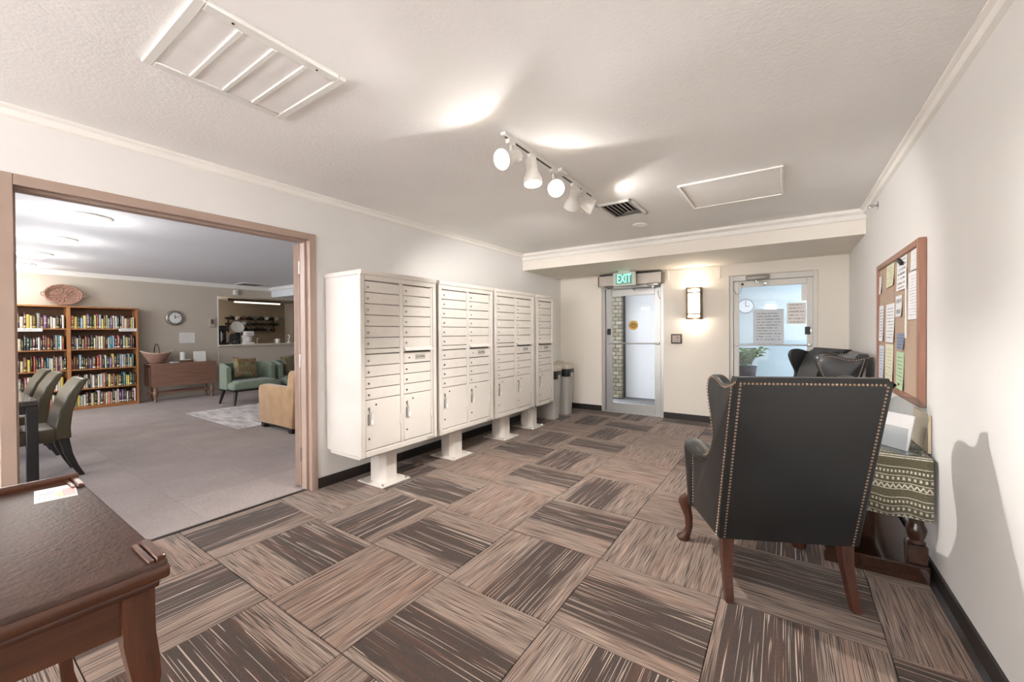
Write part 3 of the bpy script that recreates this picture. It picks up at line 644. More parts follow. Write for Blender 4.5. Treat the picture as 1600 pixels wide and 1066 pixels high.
# ------------------------------------------------------------------ mailbox units
mbm = pm('mailbox_sandstone_enamel', (210, 203, 194), .42, var=.025, bump=.05, bs=300)
mbd = pm('mailbox_door_enamel', (214, 207, 198), .42, var=.025, bump=.05, bs=300)
gapm = pm('mailbox_gap_shadow', (112, 102, 92), .7)
plate_m = printed('us_mail_plate', (176, 170, 160), (60, 58, 56), 1, .3)
def mailbox(y0, y1, cols, label):
    yc = (y0+y1)/2; D0, D1 = -.03, -.50           # local x: back -.. front: wall side negative
    r = thing('mailbox_unit', label, 'mailbox', (-2.97, yc, 0), 0, 'pedestal mailbox units along the wall')
    hw = (y1-y0)/2; xb_, xf_ = -.25, .24; z0, z1 = .32, 1.775
    c = MB(); c.rbox(xb_, xf_-.02, -hw+.012, hw-.012, z0, z1, .004, 1); c.build('cabinet', mbm, r)
    c = MB(); c.rbox(xb_, xf_+.012, -hw, hw, z1-.012, z1+.028, .008, 2); c.build('top_cap', mbm, r)
    # front frame
    c = MB(); fr = .042
    c.rbox(xf_-.03, xf_, -hw, -hw+fr, z0-.004, z1, .004, 1); c.rbox(xf_-.03, xf_, hw-fr, hw, z0-.004, z1, .004, 1)
    c.rbox(xf_-.03, xf_, -hw+fr, hw-fr, z0-.004, .362, .004, 1); c.rbox(xf_-.03, xf_, -hw+fr, hw-fr, 1.722, z1, .004, 1)
    if cols == 2: c.rbox(xf_-.03, xf_-.004, -.018, .018, .362, 1.722, .003, 1)
    c.build('front_frame', mbm, r)
    c = MB(); c.box(xf_-.024, xf_-.0195, -hw+fr, hw-fr, .362, 1.722); c.build('recess', gapm, r)
    if cols == 2: spans = [(-hw+fr+.003, -.02, 0), (.02, hw-fr-.03, 1)]
    else: spans = [(-hw+fr+.003, hw-fr-.02, 1)]
    if cols == 2: c = MB(); c.rbox(xf_-.02, xf_-.006, hw-fr-.028, hw-fr-.004, .364, 1.72, .003, 1); c.build('hinge_rail', mbm, r)
    xd0, xd1 = xf_-.02, xf_-.007
    def door(n, ya, yb, za, zb):
        q = MB(); q.rbox(xd0, xd1, ya, yb, za+.003, zb-.003, .0025, 1); return q.build(n, mbd, r)
    def lock(par, y, z, rr=.0095):
        q = MB(); q.cyl((xd1, y, z), (xd1+.007, y, z), rr, rr*.85, 12); q.build('lock', M_['chrome'], par)
    def tagp(par, yc_, z):
        q = MB(); q.rbox(xd1, xd1+.0008, yc_-.024, yc_+.024, z-.011, z+.011, .0003, 1); q.build('number_tag', tag_m, par)
    for ya, yb, right in spans:
        zt = 1.716
        for k in range(6):
            d = door('door', ya, yb, zt-.09, zt); lock(d, ya+.028, zt-.05); tagp(d, (ya+yb)/2+.02, zt-.045); zt -= .09
        if not right:
            d = door('blank_panel', ya, yb, 1.134, zt)
        else:
            d = door('outgoing_slot', ya, yb, 1.134, zt)
            q = MB(); q.prism([(xd1-.002, 1.182), (xd1+.03, 1.152), (xd1+.03, 1.146), (xd1-.002, 1.160)], 1, ya+.004, yb+.004); q.build('hood', mbd, d)
            q = MB(); q.box(xd1, xd1+.001, ya+.02, yb-.02, 1.137, 1.158); q.build('slot', M_['black'], d)
        zt = 1.131; n = 4 if not right else 3
        if right:
            d = door('outgoing_door', ya, yb, 1.038, zt); lock(d, ya+.06, 1.085, .008)
            w = yb-ya; yc2 = ya+w*.60
            q = MB(); q.rbox(xd1, xd1+.003, yc2-.06, yc2+.06, 1.066, 1.112, .001, 1); pl = q.build('plate', plate_m2, d)
            text_mesh('lettering', 'U.S. MAIL', .026, M_['black'], d, Matrix.Translation((xd1+.0034, yc2, 1.089)) @ Matrix(((0, 0, 1, 0), (1, 0, 0, 0), (0, 1, 0, 0), (0, 0, 0, 1))), .0004)
            zt = 1.035
        for k in range(n):
            h = .0905 if not right else .0892
            d = door('door', ya, yb, zt-h, zt); lock(d, ya+.028, zt-.05); tagp(d, (ya+yb)/2+.02, zt-.045); zt -= h
        d = door('parcel_door', ya, yb, .366, zt); lock(d, ya+.028, zt-.072, .011); lock(d, ya+.028, .46, .009)
        q = MB(); q.cyl((xd1, ya+.1, zt-.045), (xd1+.002, ya+.1, zt-.045), .008, n=10); q.build('keyhole', M_['black'], d)
        q = MB(); q.rbox(xd1, xd1+.012, yb-.012, yb+.002, zt-.24, zt-.16, .002, 1); q.build('hinge', mbd, d)
        q = MB(); q.box(xd1+.006, xd1+.016, ya+.026, ya+.030, zt-.10, zt-.055); q.tube([(xd1+.012, ya+.028, zt-.09), (xd1+.014, ya+.045, zt-.12), (xd1+.012, ya+.052, zt-.16)], .0022, 6); q.box(xd1+.006, xd1+.009, ya+.018, ya+.032, zt-.2, zt-.11); q.build('key', pm('key_steel', (150, 142, 134), .4, .6), d)
        if right or cols == 2:
            q = MB(); q.rbox(xd1+.008, xd1+.011, ya+.045, ya+.065, zt-.2, zt-.12, .001, 1); q.build('key_tag', M_['paper'], d)
    q = MB(); q.rbox(xf_, xf_+.002, hw-.13, hw-.03, z0+.006, z0+.022, .0005, 1); q.build('maker_plate', plate_m, r)
    # pedestal
    c = MB()
    def ring(h, w): return [(.0+a*w, bb*w, h) for a, bb in ((-1, -.55), (-.55, -1), (.55, -1), (1, -.55), (1, .55), (.55, 1), (-.55, 1), (-1, .55))]
    yo = (-.03 if cols == 2 else -.10)
    c.sect([[(x+.02, y+yo, z) for x, y, z in ring(.008, .098)], [(x+.02, y+yo, z) for x, y, z in ring(z0+.01, .098)]]); c.build('pedestal', mbm, r)
    c = MB(); c.rbox(-.145, .19, yo-.155, yo+.155, 0, .012, .003, 1); bp = c.build('base_plate', mbm, r)
    for sx in (-.115, .16):
        for sy in (-.125, .125):
            c = MB(); c.cyl((sx, yo+sy, .012), (sx, yo+sy, .022), .011, .009, 8); c.build('bolt', M_['chrome'], r)
    c = MB(); c.box(xb_+.02, xf_-.06, -hw+.03, hw-.03, z0-.03, z0); c.build('bottom_tray', mbm, r)
    return r
tag_m = pm('number_tag_grey', (212, 205, 196), .5, var=.02)
plate_m2 = pm('mail_plate_silver', (186, 180, 170), .4, .3)
mailbox(1.938, 2.765, 2, 'cream two-column mailbox unit standing next to the lounge doorway')
mailbox(2.80, 3.66, 2, 'cream two-column mailbox unit second along from the lounge doorway')
mailbox(3.70, 4.56, 2, 'cream two-column mailbox unit beside the narrow single-column unit')
mailbox(4.635, 5.09, 1, 'narrow single-column cream mailbox unit next to the waste bins')

# ------------------------------------------------------------------ waste bins
binm = pm('bin_grey_plastic', (176, 172, 166), .5, var=.03); lidm = pm('bin_lid_beige', (196, 186, 172), .45, var=.03); linm = pm('bin_liner_black', (26, 26, 28), .3, var=.2, bump=.8, bs=40, bd=.01)
def wastebin(x, y, label):
    r = thing('waste_bin', label, 'waste bin', (x, y, 0), 0)
    def rr(h, a, bq):
        pts = []
        for k in range(24):
            t = 2*PI*k/24; cx_, sy_ = math.cos(t), math.sin(t)
            pts.append((a*math.copysign(abs(cx_)**.35, cx_), bq*math.copysign(abs(sy_)**.35, sy_), h))
        return pts
    c = MB(); c.sect([rr(0, .175, .095), rr(.02, .178, .098), rr(.66, .205, .125), rr(.665, .21, .13), rr(.68, .21, .13)]); c.build('body', binm, r)
    c = MB(); c.sect([rr(.60, .2085, .1285), rr(.66, .212, .132), rr(.70, .213, .133), rr(.722, .210, .130)]); c.build('liner', linm, r)
    c = MB(); c.sect([rr(.722, .214, .134), rr(.755, .216, .136), rr(.79, .19, .12), rr(.81, .12, .08)]); c.build('lid', lidm, r)
    c = MB(); c.tube([(-.07, 0, .80), (-.04, 0, .83), (.05, 0, .83), (.08, 0, .80)], .012, 8); c.build('lid_handle', lidm, r)
    c = MB(); c.rbox(.205, .222, -.04, .04, .60, .66, .006, 2); c.build('grip', binm, r)
    return r
wastebin(-3.015, 5.40, 'grey slim waste bin with black liner tucked against the narrow mailbox unit')
wastebin(-3.015, 5.83, 'grey slim waste bin with black liner standing in the back corner')

# ------------------------------------------------------------------ leather wing chairs
leather = None
def leather_mat():
    m, t = newmat('black_green_leather'); co = t.obj()
    n = t.noise(co, 3.2, 4); c = t.mix(t.ramp(n, .3, .72), lin((13, 14, 15)), lin((27, 29, 30)))
    t.bsdf(c, t.math('ADD', .32, t.math('MULTIPLY', n, .2)), 0, t.bump(t.noise(co, 260, 2), .15, .001), .12, .6); return m
leather = leather_mat()
brass = pm('antique_brass_nail', (176, 150, 126), .3, .85, var=.1)
mahog = wood('mahogany_leg', (50, 27, 19), (80, 45, 31), 2, 1, .32, .3)
def smooth(pts, n=4, closed=False):
    out = []; N = len(pts)
    for i in range(N-(0 if closed else 1)):
        p0, p1, p2, p3 = (pts[(i-1) % N] if closed or i > 0 else pts[i]), pts[i], pts[(i+1) % N], (pts[(i+2) % N] if closed or i+2 < N else pts[(i+1) % N])
        for k in range(n):
            t = k/n
            out.append(tuple(.5*((2*b_)+(-a+c_)*t+(2*a-5*b_+4*c_-d_)*t*t+(-a+3*b_-3*c_+d_)*t**3) for a, b_, c_, d_ in zip(p0, p1, p2, p3)))
    if not closed: out.append(tuple(pts[-1]))
    return out
WING_TOP = smooth([(-.555, 1.088), (-.50, 1.066), (-.44, 1.052), (-.385, 1.056), (-.325, 1.076), (-.265, 1.082), (-.215, 1.058), (-.197, .995), (-.222, .91), (-.258, .82), (-.254, .745), (-.205, .682), (-.14, .652), (-.06, .658), (.03, .662)], 3)
def wing_chair(label, loc, rz):
    r = thing('wing_chair', label, 'armchair', loc, rz, 'black leather wing chairs')
    zb = .285
    def bw(z): return .292+.006*(z-zb)      # half width of the back
    def by(z): return -.335-.21*(z-zb)/.80    # rear face of the back
    # back: rear panel + padded inside
    c = MB()
    rings = []
    for z in (zb, .5, .75, 1.0, 1.075):
        w = bw(z); y = by(z); t = .085
        rings.append([(-w, y, z), (w, y, z), (w, y+t, z), (-w, y+t, z)])
    w = bw(1.095); y = by(1.095); rings.append([(-w, y+.018, 1.096), (w, y+.018, 1.096), (w, y+.07, 1.096), (-w, y+.07, 1.096)])
    c.sect(rings); c.build('back_panel', leather, r)
    c = MB(); rings = []
    for z, tt in ((.42, .12), (.6, .17), (.85, .16), (1.02, .13), (1.07, .09)):
        w = bw(z)-.05; y = by(z)+.06; rings.append([(-w, y, z), (w, y, z), (w*.8, y+tt, z), (-w*.8, y+tt, z)])
    c.sect(rings); c.build('back_cushion', leather, r)
    sides = [(-.545, 1.086)]+WING_TOP[1:]
    for s in (-1, 1):
        outline = sides+[(.03, .30), (.02, zb), (-.335, zb)]
        c = MB(); x0, x1 = sorted((s*.262, s*.312)); c.prism(outline, 0, x0, x1, bev=.012, seg=3)
        # gentle outward flare toward the front
        for i, v in enumerate(c.v):
            k = max(0, (v[1]+.335))/.365; c.v[i] = (v[0]+s*.016*k, v[1], v[2])
        c.build('wing_side', leather, r)
        # arm: padded top and vertical front roll
        c = MB()
        path = [(-.19, .655), (-.10, .64), (0, .645), (.10, .640), (.17, .612)]; rings = []
        for (yy, zz), rad in zip(path, (.03, .05, .058, .06, .045)):
            rings.append([(s*.29+math.cos(a)*rad*1.05, yy, zz-.02+math.sin(a)*rad*.75) for a in [2*PI*k/12 for k in range(12)]])
        c.sect(rings)
        rings = []
        for z, ra, rb in ((.270, .045, .062), (.35, .05, .072), (.5, .058, .088), (.60, .064, .098), (.635, .058, .088), (.652, .03, .05)):
            rings.append([(s*.285+math.cos(a)*ra, .10+math.sin(a)*rb+.012*(z-.27), z) for a in [2*PI*k/16 for k in range(16)]])
        c.sect(rings); c.build('arm', leather, r)
    c = MB(); c.rbox(-.275, .275, -.30, .17, zb-.015, .40, .02, 2); c.build('seat_base', leather, r)
    c = MB(); c.rbox(-.255, .255, -.24, .24, .395, .495, .04, 3); c.build('seat_cushion', leather, r)
    # nail heads
    nv = []
    def nails(pts, step, normal):
        acc = 0; pts = [Vector(p) for p in pts]; d = 0.0; nxt = 0.0
        for a, b_ in zip(pts, pts[1:]):
            L = (b_-a).length
            while nxt <= d+L: nv.append((a+(b_-a)*((nxt-d)/L if L else 0), Vector(normal).normalized())); nxt += step
            d += L
    for s in (-1, 1):
        nails([(s*(bw(zb)-.01), by(zb)-.001, zb+.01), (s*(bw(1.07)-.01), by(1.07)-.001, 1.07)], .0165, (0, -1, -.2))
        def fl(y, off=.0): return s*(.3125+.016*max(0, (y+.335))/.365)
        nails([(fl(y), y+(-.012 if i > 20 else 0), z-.012) for i, (y, z) in enumerate(WING_TOP)], .017, (s, 0, 0))
        nails([(fl(.02), .018, z) for z in (.64, .30)], .017, (s, 0, 0))
        nails([(fl(-.33)-s*.0, by(z)+.022, z) for z in (zb+.01, 1.06)], .0165, (s, 0, 0))
    nails([(-bw(1.07)+.01, by(1.07)-.001, 1.07), (bw(1.07)-.01, by(1.07)-.001, 1.07)], .0165, (0, -1, -.2))
    c = MB()
    for p, nm in nv:
        Mx = Matrix.Translation(p) @ nm.to_track_quat('Z', 'Y').to_matrix().to_4x4()
        c.lathe([(.0058, 0), (.0045, .0028), (0, .0042)], 6, M=Mx, caps=False)
    o = c.build('nailhead_trim', brass, r); o['kind'] = 'stuff'
    # legs
    for s in (-1, 1):
        c = MB(); rings = []
        for z, y, h in ((0, -.368, .0165), (.03, -.362, .018), (.10, -.338, .019), (.2, -.312, .023), (zb+.02, -.305, .027)):
            x = s*(.262+.012*(1-z/.3)); rings.append([(x-h, y-h, z), (x+h, y-h, z), (x+h, y+h, z), (x-h, y+h, z)])
        c.sect(rings); c.build('leg', mahog, r)
        c = MB(); rings = []
        for z, dx, rad in ((0, .038, .034), (.012, .04, .040), (.03, .036, .036), (.045, .024, .024), (.09, .012, .021), (.15, .014, .024), (.2, .026, .031), (.235, .032, .038), (.265, .022, .042), (.30, .0, .036)):
            rings.append([(s*(.29+dx)+math.cos(a)*rad, .185+dx*.9+math.sin(a)*rad, z) for a in [2*PI*k/14 for k in range(14)]])
        c.sect(rings); c.build('leg', mahog, r)
    return r
wc = wing_chair('black leather wing chair seen from behind beside the covered table', (-.1386, 2.634, 0), math.radians(25.6))
dup(wc, (.045, 4.85, 0), math.radians(90), 'black leather wing chair backed against the right wall facing the mailboxes')
dup(wc, (-.03, 5.62, 0), math.radians(114), 'black leather wing chair set at an angle in the corner by the office door')

# ------------------------------------------------------------------ covered side table along the right wall
darkw = wood('dark_oak_table', (34, 22, 17), (66, 42, 30), 1, 1, .3, .35)
tb = thing('side_table', 'dark turned leg console table with low shelf under a green patterned cloth', 'table', (.395, 3.65, 0))
tb.scale = (1, 1, .912)
hx, hy = .215, .77
c = MB(); c.rbox(-hx, hx, -hy, hy, .665, .70, .005, 1); c.build('tabletop', darkw, tb)
c = MB(); c.box(-hx+.03, hx-.03, -hy+.03, hy-.03, .585, .665); c.build('apron', darkw, tb)
c = MB(); c.rbox(-hx, hx, -hy-.01, hy, .0, .095, .006, 1); c.build('shelf', wood('dark_gloss_shelf', (30, 19, 14), (60, 36, 24), 1, 1, .12, .6), tb)
for sx in (-1, 1):
    for sy in (-1, 1):
        c = MB(); x, y = sx*(hx-.045), sy*(hy-.055)
        c.rbox(x-.04, x+.04, y-.04, y+.04, .095, .2, .004, 1)
        c.lathe([(.034, .2), (.04, .21), (.03, .225), (.04, .26), (.043, .285), (.034, .31), (.03, .32), (.033, .34), (.032, .48), (.038, .5), (.03, .515), (.038, .53), (.038, .585)], 18, (x, y, 0)); c.build('leg', darkw, tb)
def cloth_mat():
    m, t = newmat('olive_patterned_cloth'); co = t.obj(); sx = t.n('ShaderNodeSeparateXYZ'); t.l(co, sx.inputs[0])
    # pattern coordinate: distance down the cloth (z) on the drop, y on the top
    ax = t.math('ADD', sx.outputs[2], t.math('MULTIPLY', sx.outputs[1], -1.0)); lat = sx.outputs[0]
    base = t.mix(t.noise(t.scale(co, (200, 200, 200)), 1, 2), lin((64, 60, 44)), lin((116, 110, 88)))
    P = .155
    ph = t.math('FRACT', t.math('DIVIDE', ax, P))
    def band(c0, h): return t.math('LESS_THAN', t.math('ABSOLUTE', t.math('SUBTRACT', ph, c0)), h)
    line = None
    for c0 in (.06, .26, .5, .78): 
        q = band(c0, .012); line = q if line is None else t.math('ADD', line, q, True)
    dots = t.math('MULTIPLY', band(.40, .045), t.math('GREATER_THAN', t.math('SINE', t.math('MULTIPLY', lat, 300.0)), .1))
    zig = t.math('ABSOLUTE', t.math('SUBTRACT', t.math('FRACT', t.math('MULTIPLY', lat, 44.0)), .5))
    zz = t.math('LESS_THAN', t.math('ABSOLUTE', t.math('SUBTRACT', t.math('MULTIPLY', t.math('SUBTRACT', ph, .09), 4.0), zig)), .16)
    zz = t.math('MULTIPLY', zz, band(.155, .07))
    zz2 = t.math('MULTIPLY', band(.64, .04), t.math('GREATER_THAN', t.math('SINE', t.math('MULTIPLY', lat, 420.0)), -.1))
    pat = t.math('ADD', t.math('ADD', line, dots, True), t.math('ADD', zz, zz2, True), True)
    pat = t.math('MULTIPLY', pat, t.ramp(t.noise(t.scale(co, (260, 260, 260)), 1, 1), .25, .5))
    c_ = t.mix(t.math('MULTIPLY', pat, .85), base, lin((222, 216, 198)))
    t.bsdf(c_, .95, 0, t.bump(t.noise(co, 500, 1), .4, .002), 0, .1, .2); return m
cx0, cx1, cy0, cy1 = .176, .614, 2.868, 4.43
c = MB(); zt = .646; drop = .333; nn = 14
vs = []; fs = []
prof = [(0, 0)]
rows = []
def row(y, z, wob): return [(cx0+(cx1-cx0)*k/nn, y+wob*math.sin(k*1.3)*.006, z) for k in range(nn+1)]
rr_ = [row(cy0-.012, drop, 1), row(cy0-.01, .43, .8), row(cy0-.008, .54, .4), row(cy0-.006, .62, .1), row(cy0-.001, .641, 0), row(cy0+.01, zt, 0), row(3.2, zt, 0), row(3.7, zt, 0), row(cy1-.01, zt, 0), row(cy1+.002, .64, 0), row(cy1+.008, .54, .4), row(cy1+.012, drop, 1)]
for R_ in rr_: vs += R_
for i in range(len(rr_)-1):
    for k in range(nn): a = i*(nn+1)+k; fs.append((a, a+1, a+nn+2, a+nn+1))
c.add(vs, fs)
cl = c.build('tablecloth', cloth_mat()); recenter(cl, (.395, 3.65, .64))
mod = cl.modifiers.new('thick', 'SOLIDIFY'); mod.thickness = .003; mod.offset = 1
tag(cl, 'olive tablecloth with cream woven bands over the console table', 'tablecloth')
# things on it
acr = glassmat('clear_acrylic', (232, 235, 237), 1.5, 1.2)
def holder(x, y, rz, label, n):
    r = thing('brochure_holder', label, 'brochure holder', (x, y, .6495), rz)
    r.scale = (1.12, 1.12, 1.12)
    # rounded clear back sheet leaning, base and front pocket
    pts = [(-.11, 0), (.11, 0), (.11, .17), (.085, .235), (.04, .262), (-.04, .262), (-.085, .235), (-.11, .17)]
    c = MB(); c.prism([(px_, pz) for px_, pz in pts], 1, 0, .004, M=Matrix.Translation((0, .03, 0)) @ Matrix.Rotation(-.22, 4, 'X')); c.build('back_sheet', acr, r)
    c = MB(); c.box(-.11, .11, -.045, .035, 0, .004); c.build('base', acr, r)
    c = MB(); c.box(-.11, .11, -.048, -.044, 0, .12, M=Matrix.Rotation(-.12, 4, 'X')); c.build('front_pocket', acr, r)
    return r
holder(.475, 2.99, math.radians(-52), 'clear acrylic brochure holder with rounded top at the near end of the clothed table', 2)
holder(.39, 3.80, math.radians(12), 'clear acrylic brochure holder with rounded top at the far end of the clothed table', 1)
def leaflet(name, w, h, d, loc, rz, tilt, mat, label, cat):
    c = MB(); c.rbox(-w/2, w/2, -d/2, d/2, 0, h, min(.0004, d/3), 1, M=Matrix.Rotation(tilt, 4, 'X')); o = c.build(name, mat); place(o, loc, rz); return tag(o, label, cat)
leaflet('brochure', .15, .19, .006, (.489, 3.001, .656), math.radians(-52), -.22, pm('brochure_white', (204, 202, 200), .5), 'white brochures standing in the near acrylic holder', 'brochure')
leaflet('brochure', .15, .19, .006, (.386, 3.815, .656), math.radians(12), -.22, pm('brochure_white2', (236, 236, 232), .5), 'white brochures standing in the far acrylic holder', 'brochure')
leaflet('file_folder', .30, .20, .012, (.6245, 3.13, .6495), math.radians(90), 0, pm('folder_buff', (206, 186, 158), .7), 'buff card folder standing against the wall on the clothed table', 'folder')
c = MB(); c.rbox(-.075, .075, -.1, .1, 0, .006, .001, 1); o = c.build('leaflet', pm('leaflet_purple', (132, 84, 118), .5)); place(o, (.42, 3.22, .6495), .3); tag(o, 'purple leaflet lying flat behind the near acrylic holder', 'leaflet')
c = MB(); c.rbox(-.075, .075, -.1, .1, 0, .004, .001, 1); o = c.build('leaflet', M_['paper']); place(o, (.28, 3.05, .6495), -.2); tag(o, 'white leaflet lying flat on the clothed table', 'leaflet')
c = pillow(.34, .36, .13); o = c.build('seat_pillow', pm('pillow_dusty_pink', (196, 164, 148), .85, bump=.2, bs=200)); o.rotation_euler = (math.radians(-25), 0, math.radians(30)); o.location = (.03, 4.90, .6635)
tag(o, 'dusty pink pillow propped in the wing chair backed against the wall', 'pillow')

# ------------------------------------------------------------------ bulletin board
bx = XR-.035
cork = pm('cork_tan', (184, 160, 140), .9, var=.12, vs=160, bump=.3, bs=300)
bframe = wood('board_oak_frame', (138, 94, 76), (164, 118, 97), 2, 1.2, .45, .1)
bb = thing('bulletin_board', 'oak framed cork bulletin board with pinned notices on the right wall', 'notice board', (XR, 3.69, .875))
BY, BH = .615, .93
c = MB(); c.box(-.02, -.002, -BY+.02, BY-.02, .02, BH-.02); c.build('cork_panel', cork, bb)
for q in ((-BY, -BY+.04, 0, BH), (BY-.04, BY, 0, BH), (-BY+.04, BY-.04, 0, .04), (-BY+.04, BY-.04, BH-.04, BH)):
    c = MB(); c.rbox(-.035, -.001, q[0], q[1], q[2], q[3], .004, 1); c.build('frame_rail', bframe, bb)
c = MB(); c.rbox(-.0206, -.012, .06, .075, .04, BH-.04, .0003, 1); c.build('divider', bframe, bb)
pv = XR-.0215
def pinned(px0, px1, py0, py1, mat, label, curl=.008):
    a = unp((px0+px1)/2, (py0+py1)/2, 0, pv)
    y1 = unp(px0, (py0+py1)/2, 0, pv).y; y0 = unp(px1, (py0+py1)/2, 0, pv).y
    z1 = unp((px0+px1)/2, py0, 0, pv).z; z0 = unp((px0+px1)/2, py1, 0, pv).z
    y0 = max(y0, 3.69-BY+.043); y1 = min(y1, 3.69+BY-.043); z0 = max(z0, .875+.043); z1 = min(z1, .875+BH-.043)
    c = MB(); n = 5; vs = []; fs = []
    for k in range(n+1):
        t = k/n; z = z1+(z0-z1)*t; off = -curl*t*t
        vs += [(pv-.0015+off, y0, z), (pv-.0015+off*.4, y1, z), (pv-.0005+off, y0, z), (pv-.0005+off*.4, y1, z)]
    for k in range(n):
        p_ = 4*k; fs += [(p_, p_+1, p_+5, p_+4), (p_+2, p_+6, p_+7, p_+3), (p_, p_+4, p_+6, p_+2), (p_+1, p_+3, p_+7, p_+5)]
    fs += [(0, 2, 3, 1), (4*n, 4*n+1, 4*n+3, 4*n+2)]
    c.add(vs, fs); o = c.build('pinned_notice', mat); recenter(o)
    return tag(o, label, 'notice', 'notices pinned on the cork board')
pr = lambda n, p, i, l, a=.6: printed(n, p, i, l, a)
pinned(1386, 1397.5, 411, 448, pr('notice_cream', (226, 224, 190), (110, 108, 92), 9), 'cream printed notice pinned near the top of the cork board divider')
pinned(1402, 1417.5, 396, 453, pr('notice_bold', (236, 236, 236), (44, 48, 58), 7, .85), 'white notice in bold dark print under the black clip')
pinned(1424, 1437, 383, 421, pr('notice_top', (238, 238, 236), (120, 120, 126), 7, .4), 'white sheet pinned highest on the cork board')
pinned(1420, 1436, 423.5, 499, pr('notice_long', (238, 238, 238), (120, 122, 130), 16, .45), 'long white ruled sheet pinned below the highest sheet')
pinned(1373.5, 1378, 433, 460, pr('notice_slip', (236, 236, 234), (120, 120, 120), 6, .3), 'small blank white slip at the far edge of the cork board')
pinned(1400, 1410, 462, 495, pr('notice_photo', (232, 232, 230), (70, 74, 80), 2, .8), 'white card with a grey picture pinned below the bold notice')
pinned(1374, 1381, 478, 533, pr('notice_far', (232, 234, 238), (60, 64, 76), 12), 'narrow white printed sheet pinned at mid height by the far edge')
pinned(1385, 1398, 475, 535, pr('notice_mid', (238, 238, 238), (90, 92, 104), 12), 'white printed sheet with curling edge pinned at mid height')
pinned(1402, 1413, 521, 546, pr('notice_blue', (134, 148, 170), (60, 70, 96), 5), 'slate blue card pinned above the green sheet')
pinned(1401, 1412.5, 550, 618, pr('notice_green', (188, 214, 176), (70, 100, 76), 10), 'long pale green notice pinned low on the cork board')
pinned(1384, 1396, 538, 594, pr('notice_lemon', (230, 228, 200), (150, 150, 130), 10, .4), 'pale lemon notice pinned low with curling edge')
pinned(1373, 1381.5, 540, 592, pr('notice_ice', (214, 222, 232), (90, 104, 130), 12), 'pale ice blue printed sheet pinned low at the far edge')
pc = unp(1410, 409, 0, pv); c = MB(); c.rbox(-.02, -.001, -.05, .05, -.012, .012, .004, 2); o = c.build('bulldog_clip', M_['black']); place(o, pc); o.rotation_euler = (.35, 0, 0); tag(o, 'black clip holding a pen cord at the top of the cork board', 'clip')
a0 = unp(1417, 418, 0, pv-.012); a1 = unp(1416, 505, 0, pv-.012)
r = thing('pen_on_cord', 'white pen hanging by a cord from the black clip', 'pen', (pv-.014, a1.y, a1.z-.09))
c = MB(); c.cyl((0, 0, 0), (0, 0, .12), .005, n=8); c.build('pen', M_['white'], r)
c = MB(); c.tube([(0, 0, .118), (.001, .012, (a0.z-a1.z)*.5+.09), (0, -.0, a0.z-a1.z+.09)], .003, 6); c.build('cord', M_['paper'], r)
pin_m = pm('pin_red', (170, 60, 50), .4)

# ------------------------------------------------------------------ foreground table
def tabletop_mat():
    m, t = newmat('cherry_leather_grain_top'); co = t.obj()
    n = t.noise(co, 24, 6, .65); c = t.mix(t.ramp(n, .3, .7), lin((48, 30, 24)), lin((74, 50, 40)))
    t.bsdf(c, t.math('ADD', .33, t.math('MULTIPLY', n, .12)), 0, t.bump(t.noise(co, 55, 5, .65), .55, .005), .0); return m
cherry = wood('cherry_wood', (56, 28, 15), (84, 46, 26), 1, .8, .3, .3)
cherryl = wood('cherry_wood_upright', (56, 28, 15), (88, 48, 27), 2, .8, .3, .3)
HT = .78
ft = thing('writing_table', 'cherry wood writing table with raised rim and curved legs by the doorway', 'table', (-1.66, -.32, 0))
ax, ay = .47, .645
c = MB(); c.rbox(-ax, ax, -ay, ay, HT-.03, HT, .006, 2); c.build('tabletop', [tabletop_mat()], ft)
c = MB(); c.rbox(-ax-.004, ax+.004, -ay-.004, ay+.004, HT-.045, HT-.012, .008, 2); c.rbox(-ax+.012, ax-.012, -ay+.012, ay-.012, HT-.065, HT-.045, .006, 2); c.build('edge_moulding', cherry, ft)
c = MB(); c.rbox(-ax, -ax+.016, -ay, ay, HT-.005, HT+.022, .004, 2); c.build('back_rim', cherry, ft)
for x0, x1 in ((-ax+.002, -ax+.13), (ax-.13, ax-.002)):
    c = MB(); c.rbox(x0, x1, ay-.022, ay-.003, HT-.005, HT+.011, .003, 1); c.rbox(x0, x1, ay-.036, ay-.024, HT-.003, HT+.006, .002, 1); c.build('end_rail', cherry, ft)
def apron(along, p, half, name='apron'):
    pts = [(-half, HT-.065), (half, HT-.065), (half, HT-.152)]+smooth([(half, HT-.152), (half*.7, HT-.146), (half*.35, HT-.143), (0, HT-.142), (-half*.35, HT-.143), (-half*.7, HT-.146), (-half, HT-.152)], 3)[1:]
    q = MB(); q.prism(pts, along, p-.011, p+.011); return q.build(name, cherry, ft)
apron(0, ax-.046, ay-.072); apron(0, -ax+.046, ay-.072); apron(1, ay-.046, ax-.072); apron(1, -ay+.046, ax-.072)
for sx in (-1, 1):
    for sy in (-1, 1):
        c = MB(); rings = []
        for z, d, h in ((0, .03, .022), (.03, .026, .02), (.12, .008, .016), (.25, -.004, .016), (.38, .004, .018), (.46, .012, .021), (.51, .014, .024), (.56, .008, .027), (.61, .001, .028), (.66, 0, .028), (HT-.066, 0, .028)):
            x = sx*(ax-.048+d*.8); y = sy*(ay-.048+d*.8); rings.append([(x-h, y-h, z), (x+h, y-h, z), (x+h, y+h, z), (x-h, y+h, z)])
        c.sect(rings); c.build('leg', cherryl, ft)
cp = [unp(px, py, 2, HT) for px, py in ((55, 768), (117, 757), (119, 774), (53, 788))]
cc_ = sum(cp, Vector())/4
cm, t_ = newmat('card_print'); g_ = t_.n('ShaderNodeTexCoord').outputs['Generated']; s_ = t_.n('ShaderNodeSeparateXYZ'); t_.l(g_, s_.inputs[0])
